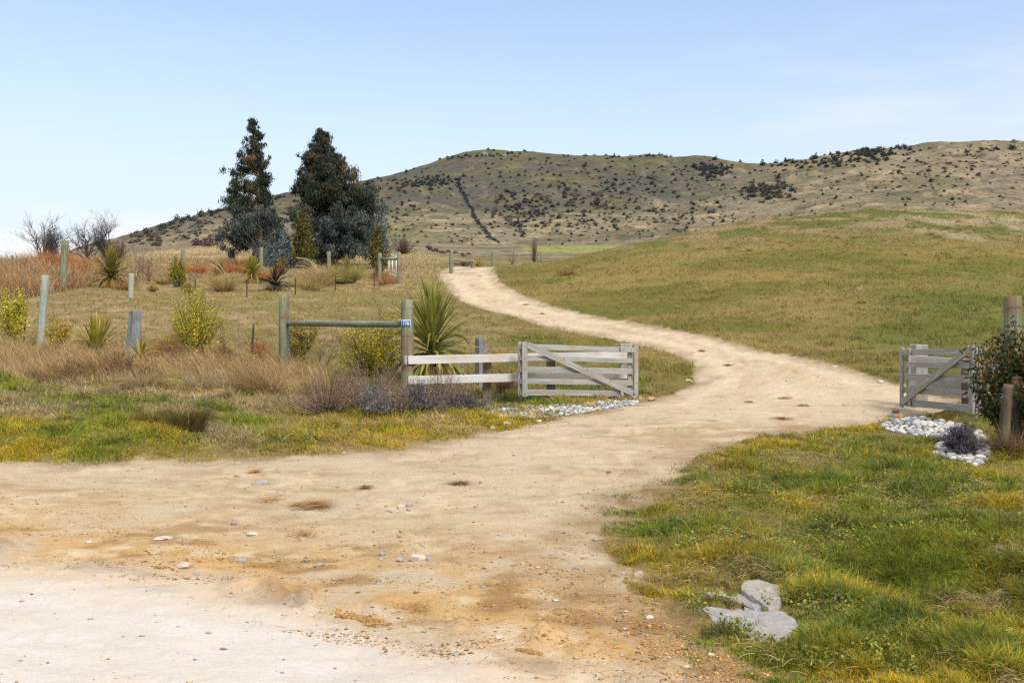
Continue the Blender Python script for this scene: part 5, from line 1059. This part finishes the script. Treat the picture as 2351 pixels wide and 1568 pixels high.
def clod(label, u_, v_, wpx, n, hm, seed):
    n *= 5; hm *= .62
    r2 = np.random.default_rng(seed); p = at(u_, v_); sx = wpx*p.y/F/2; mb = MB()
    for i in range(n):
        x = p.x+r2.normal(0, .42)*sx; y = p.y+r2.normal(0, .12)*sx-(x-p.x)*.62; s_ = hm*(.15+.85*r2.random()**2.2); m = rockmesh('t', 1, s_*1.2, s_, s_*.8, 1.1, seed*50+i, (1, 1, 1))
        V = np.array([v_.co for v_ in m.vertices])+np.array([x, y, g(x, y)+s_*.2]); T = np.array([q_.vertices[:] for q_ in m.polygons]); mb.add(V, None, T, np.array(col(188, 148, 94))*r2.uniform(.75, 1.2)); bpy.data.meshes.remove(m)
    o = mb.build('mud_crumbs', M_dirt); return tag(o, label, 'mud', kind='stuff')
clod('row of churned mud clods along the pale road edge', 830, 1420, 170, 60, .030, 3); clod('lump of broken mud near the bottom of the ochre dirt', 1215, 1497, 60, 26, .030, 4); clod('crumbled mud patch beside the flat stone at left', 375, 1302, 70, 24, .02, 5); clod('line of small mud crumbs on the far left dirt', 250, 1215, 260, 50, .014, 6)
u, v, X, Y, z = scatter(9000, -100, 2300, 640, 1568)
sd = height(X, Y, SDd); k = (sd < 0) & (rng.random(len(X)) < np.where((sd > -.7) | (rng.random(len(X)) < .3), 1, .25)); X, Y, z = X[k], Y[k], z[k]; mb = MB()
oct_ = np.array([(1, 0, 0), (-1, 0, 0), (0, 1, 0), (0, -1, 0), (0, 0, 1), (0, 0, -1)], float); ot = np.array([(0, 2, 4), (2, 1, 4), (1, 3, 4), (3, 0, 4), (2, 0, 5), (1, 2, 5), (3, 1, 5), (0, 3, 5)])
kk_ = (pale_s(X, Y) < 0) | (rng.random(len(X)) < .25); X, Y, z = X[kk_], Y[kk_], z[kk_]; N = len(X); s_ = np.minimum(rng.exponential(.0028, N)+.0015+Y*.00032, .03); cc = pick(((196, 186, 172), (160, 128, 92), (140, 114, 84), (176, 172, 170), (206, 180, 144)), N, (2, 3, 2, 1, 3))
V = (oct_[None]*(1+rng.normal(0, .25, (N, 6, 1))))*s_[:, None, None]*np.array([1.3, 1, .6])+np.stack([X, Y, z+s_*.25], -1)[:, None]
mb.add(V.reshape(-1, 3), None, (ot[None]+(np.arange(N)*6)[:, None, None]).reshape(-1, 3), np.repeat(cc, 6, 0)); tag(mb.build('grit', M_stone), 'loose grit and crumbs scattered over the dirt', 'grit', kind='stuff')
u, v, X, Y, z = scatter(150000, -150, 2200, 1060, 1620); sd = height(X, Y, SDd); pp = pale_s(X, Y); st_ = fbm(X*1.5+Y*.5, Y*5.5, 4, 131)
pr = ss(st_, .52, .66)*np.clip(np.exp(-np.abs(pp+.3)/1.1)+.12, 0, 1)+.85*np.exp(-((sd+.25)/.3)**2)*(X > 0)*ss(fbm(X*4, Y*6, 2, 133), .4, .6)
k = (sd < .05) & (pp < .35) & (rng.random(len(X)) < pr*.42); X, Y, z = X[k], Y[k], z[k]; N = len(X); s_ = np.minimum(rng.exponential(.0022, N)+.0018, .010)
cc = pick(((186, 144, 90), (164, 124, 74), (204, 164, 110), (140, 104, 64)), N)
V = (oct_[None]*(1+rng.normal(0, .35, (N, 6, 1))))*s_[:, None, None]*np.array([1.4, 1, .75])+np.stack([X, Y, z+s_*.2], -1)[:, None]
mb = MB(); mb.add(V.reshape(-1, 3), None, (ot[None]+(np.arange(N)*6)[:, None, None]).reshape(-1, 3), np.repeat(cc, 6, 0)); tag(mb.build('soil_crumbs', M_twig), 'crumbs of trodden brown soil in streaks over the ochre dirt', 'soil', kind='stuff')
u, v, X, Y, z = scatter(1500, 1150, 2700, 480, 860); sd = height(X, Y, SDd); k = (sd > .8) & (Y < 100) & ((fbm(X*.12, Y*.25, 3, 141) > .50) | (v < 560)) & (rng.random(len(X)) < np.where(v < 600, 1, .45)); X, Y, z = X[k], Y[k], z[k]; T_ = len(X); i = np.repeat(np.arange(T_), 16); N = len(i)
tc2 = pick(((196, 168, 112), (166, 136, 76), (132, 128, 58), (206, 184, 140)), T_); hh2 = rng.uniform(.10, .34, T_)
V, q, c = strips(np.stack([X[i]+rng.normal(0, .08, N), Y[i]+rng.normal(0, .08, N), z[i]-.02], -1), np.where(rng.random(N) < .5, math.pi+rng.normal(0, .5, N), rng.uniform(0, 6.28, N)), 1.2+rng.normal(0, .3, N), .9+0*X[i], hh2[i]*rng.uniform(.7, 1.2, N), .006+Y[i]*.0004, 3, tc2[i]*.8, tc2[i]*1.1)
tag(link('hill_tussocks', mesh('hill_tussocks', V, q, None, c), M_grass), 'small straw and olive tufts strewn over the grassy knoll', 'grass', kind='stuff')
u, v, X, Y, z = scatter(1500, -60, 1500, 1080, 1560); sd = height(X, Y, SDd); pp = pale_s(X, Y); k = (sd < -.1) & (pp < .3); X, Y, z = X[k], Y[k], z[k]; N = len(X)
V, q, c = strips(np.stack([X, Y, z+.004], -1), rng.uniform(0, 6.28, N), rng.normal(.05, .1, N), .2+0*X, rng.uniform(.03, .12, N), .0028+0*X, 2, pick(((222, 190, 140), (186, 148, 96)), N), None, 'thin'); mb = MB(); mb.add(V, q, None, c); tag(mb.build('loose_straw', M_grass), 'single straws strewn over the near dirt', 'straw', kind='stuff')
# ------------------------------------------- shrubs on the hillside
def hillshrub(seed, c, n, flat, spiky):
    r2 = np.random.default_rng(seed); N = n; a = r2.normal(size=(N, 3)); a /= np.linalg.norm(a, axis=1, keepdims=True); a[:, 2] = np.abs(a[:, 2])*flat; cen = a*r2.uniform(.3, 1, (N, 1))*np.array([.5, .5, .85])*(1+.3*np.sin(a[:, :1]*5+seed)); cen[:, 2] += .05
    V, q, cc = cards(cen, r2.uniform(.16, .34, N), np.array(col(*c))*(1+r2.normal(0, .22, (N, 1))), -.3 if spiky else 0, .5)
    m = mesh('hill_shrub', V, q, None, np.clip(cc, .004, 1)); m.materials.append(M_far); return m
dark = [hillshrub(i, (78, 81, 82), 190, .95, False) for i in range(5)]; brn = [hillshrub(10+i, (118, 98, 88), 170, .75, True) for i in range(4)]; gry = [hillshrub(20+i, (116, 114, 110), 150, .75, True) for i in range(3)]
sh = []   # u, v, width px, kind
def line(u0, v0, u1, v1, n, w0, w1, kinds, j=4):
    for i in range(n):
        t = (i+rng.random()*.6)/n; sh.append((lerp(u0, u1, t)+rng.normal(0, j), lerp(v0, v1, t)+rng.normal(0, j*.8), rng.uniform(w0, w1), rng.choice(kinds)))
def blob(u0, v0, su, sv, n, w0, w1, kinds):
    for i in range(int(n*1.6)): sh.append((u0+rng.normal(0, su), v0+rng.normal(0, sv), rng.uniform(w0, w1)*rng.uniform(.7, 1.15), rng.choice(kinds)))
D_, B_, G_ = 'd', 'b', 'g'
line(1050, 420, 1073, 462, 22, 5, 9, [D_], 1.5); line(1073, 462, 1086, 492, 8, 6, 9, [D_], 1.5); line(1086, 492, 1103, 518, 14, 6, 10, [D_, D_, G_], 2); line(1105, 521, 1128, 548, 15, 6, 10, [D_, D_, G_], 2); line(1132, 551, 1148, 559, 3, 7, 10, [D_], 1)
blob(1190, 478, 40, 22, 70, 7, 12, [D_, D_, G_, B_]); line(1165, 505, 1210, 545, 16, 9, 14, [D_, G_, G_], 5); blob(1010, 420, 26, 6, 34, 6, 10, [D_]); blob(960, 425, 26, 6, 24, 6, 9, [D_]); blob(1320, 470, 70, 26, 80, 7, 12, [D_, D_, G_, B_, B_])
blob(1630, 393, 22, 8, 50, 7, 11, [D_]); blob(1760, 438, 28, 12, 60, 8, 14, [D_, B_, B_, D_]); blob(1990, 352, 50, 8, 80, 7, 11, [D_]); blob(1930, 372, 45, 8, 34, 7, 11, [D_, D_, B_]); blob(1830, 375, 30, 14, 20, 9, 15, [B_, D_]); blob(1480, 440, 90, 40, 90, 6, 11, [D_, B_, B_, G_]); blob(1560, 500, 60, 14, 34, 7, 12, [B_, D_, G_])
blob(1340, 395, 170, 25, 50, 5, 9, [D_]); blob(430, 520, 60, 18, 60, 8, 15, [D_, B_, B_, G_]); line(330, 535, 520, 480, 40, 8, 15, [D_, D_, G_], 4); blob(340, 548, 25, 10, 26, 10, 18, [B_, B_, G_]); line(560, 470, 650, 452, 12, 7, 11, [D_], 3); line(850, 402, 985, 368, 22, 6, 12, [D_], 3); line(1000, 364, 1200, 355, 20, 5, 9, [D_], 2); line(1400, 361, 1560, 358, 14, 5, 9, [D_], 3)
blob(930, 470, 50, 45, 50, 6, 11, [D_, B_]); line(990, 572, 1010, 574, 2, 14, 18, [B_]); line(1000, 578, 1080, 586, 9, 8, 13, [B_], 3); blob(680, 500, 40, 20, 20, 9, 15, [B_, D_]); blob(2150, 395, 130, 35, 70, 5, 11, [D_, B_, B_, G_]); line(2250, 345, 2350, 345, 8, 8, 16, [D_, B_], 5); blob(1350, 520, 100, 16, 40, 6, 11, [B_, D_, G_]); blob(470, 560, 30, 6, 8, 16, 26, [B_])
for i in range(1200): sh.append((rng.uniform(300, 2500), rng.uniform(335, 565), rng.uniform(3, 8), rng.choice([D_, B_, G_, D_, D_])))
sh = np.array([(a, b, c_, 'dbg'.index(k)) for a, b, c_, k in sh]); X, Y, z, ok = land(sh[:, 0], sh[:, 1]); ok &= (Y > 150) & (Y < 1100); sh, X, Y, z = sh[ok], X[ok], Y[ok], z[ok]
fld_ = ((X-14)/13)**4+((Y-232)/26)**4 < 3; sh, X, Y, z = sh[~fld_], X[~fld_], Y[~fld_], z[~fld_]
order = np.argsort(-sh[:, 2]); cnt = [0, 0, 0]; lim = [250, 200, 90]; SB = {0: MB(), 1: MB(), 2: MB()}
labs = ['dark evergreen shrub dotted on the far hillside', 'leafless brown bush dotted on the far hillside', 'pale grey twiggy bush dotted on the far hillside']; grp = ['dark shrubs on the hillside', 'brown bushes on the hillside', 'grey bushes on the hillside']; nms = ['hill_shrub', 'hill_bush', 'hill_bush']
for i in order:
    k = int(sh[i, 3]); w_ = sh[i, 2]*Y[i]/F*1.2; vs_ = [dark, brn, gry][k]; m = vs_[rng.integers(len(vs_))]; rz = rng.uniform(0, 6.28); hs_ = w_*rng.uniform(.8, 1.15)*(.9 if k == 0 else .7)
    if cnt[k] < lim[k]:
        o = bpy.data.objects.new(nms[k], m); C.objects.link(o); o.location = (X[i], Y[i], z[i]-.15*hs_); o.scale = (w_, w_, hs_); o.rotation_euler.z = rz; tag(o, labs[k], 'shrub' if k == 0 else 'bush', grp[k]); cnt[k] += 1
    else:
        V = np.zeros(len(m.vertices)*3); m.vertices.foreach_get('co', V); V = V.reshape(-1, 3); cc = np.zeros(len(m.vertices)*4); m.color_attributes['Col'].data.foreach_get('color', cc); ca, sa = math.cos(rz), math.sin(rz)
        V = np.stack([(V[:, 0]*ca-V[:, 1]*sa)*w_+X[i], (V[:, 0]*sa+V[:, 1]*ca)*w_+Y[i], V[:, 2]*hs_+z[i]-.15*hs_], -1); SB[k].add(V, np.arange(len(V)).reshape(-1, 4), None, cc.reshape(-1, 4)[:, :3])
for k in range(3):
    if SB[k].n: tag(SB[k].build('far_scrub', M_far), ('the rest of the dark scrub speckling the far hill', 'the rest of the brown scrub speckling the far hill', 'the rest of the grey scrub speckling the far hill')[k], 'scrub', kind='stuff')
print('verts', sum(len(m.vertices) for m in bpy.data.meshes), 'objects', len(bpy.data.objects))
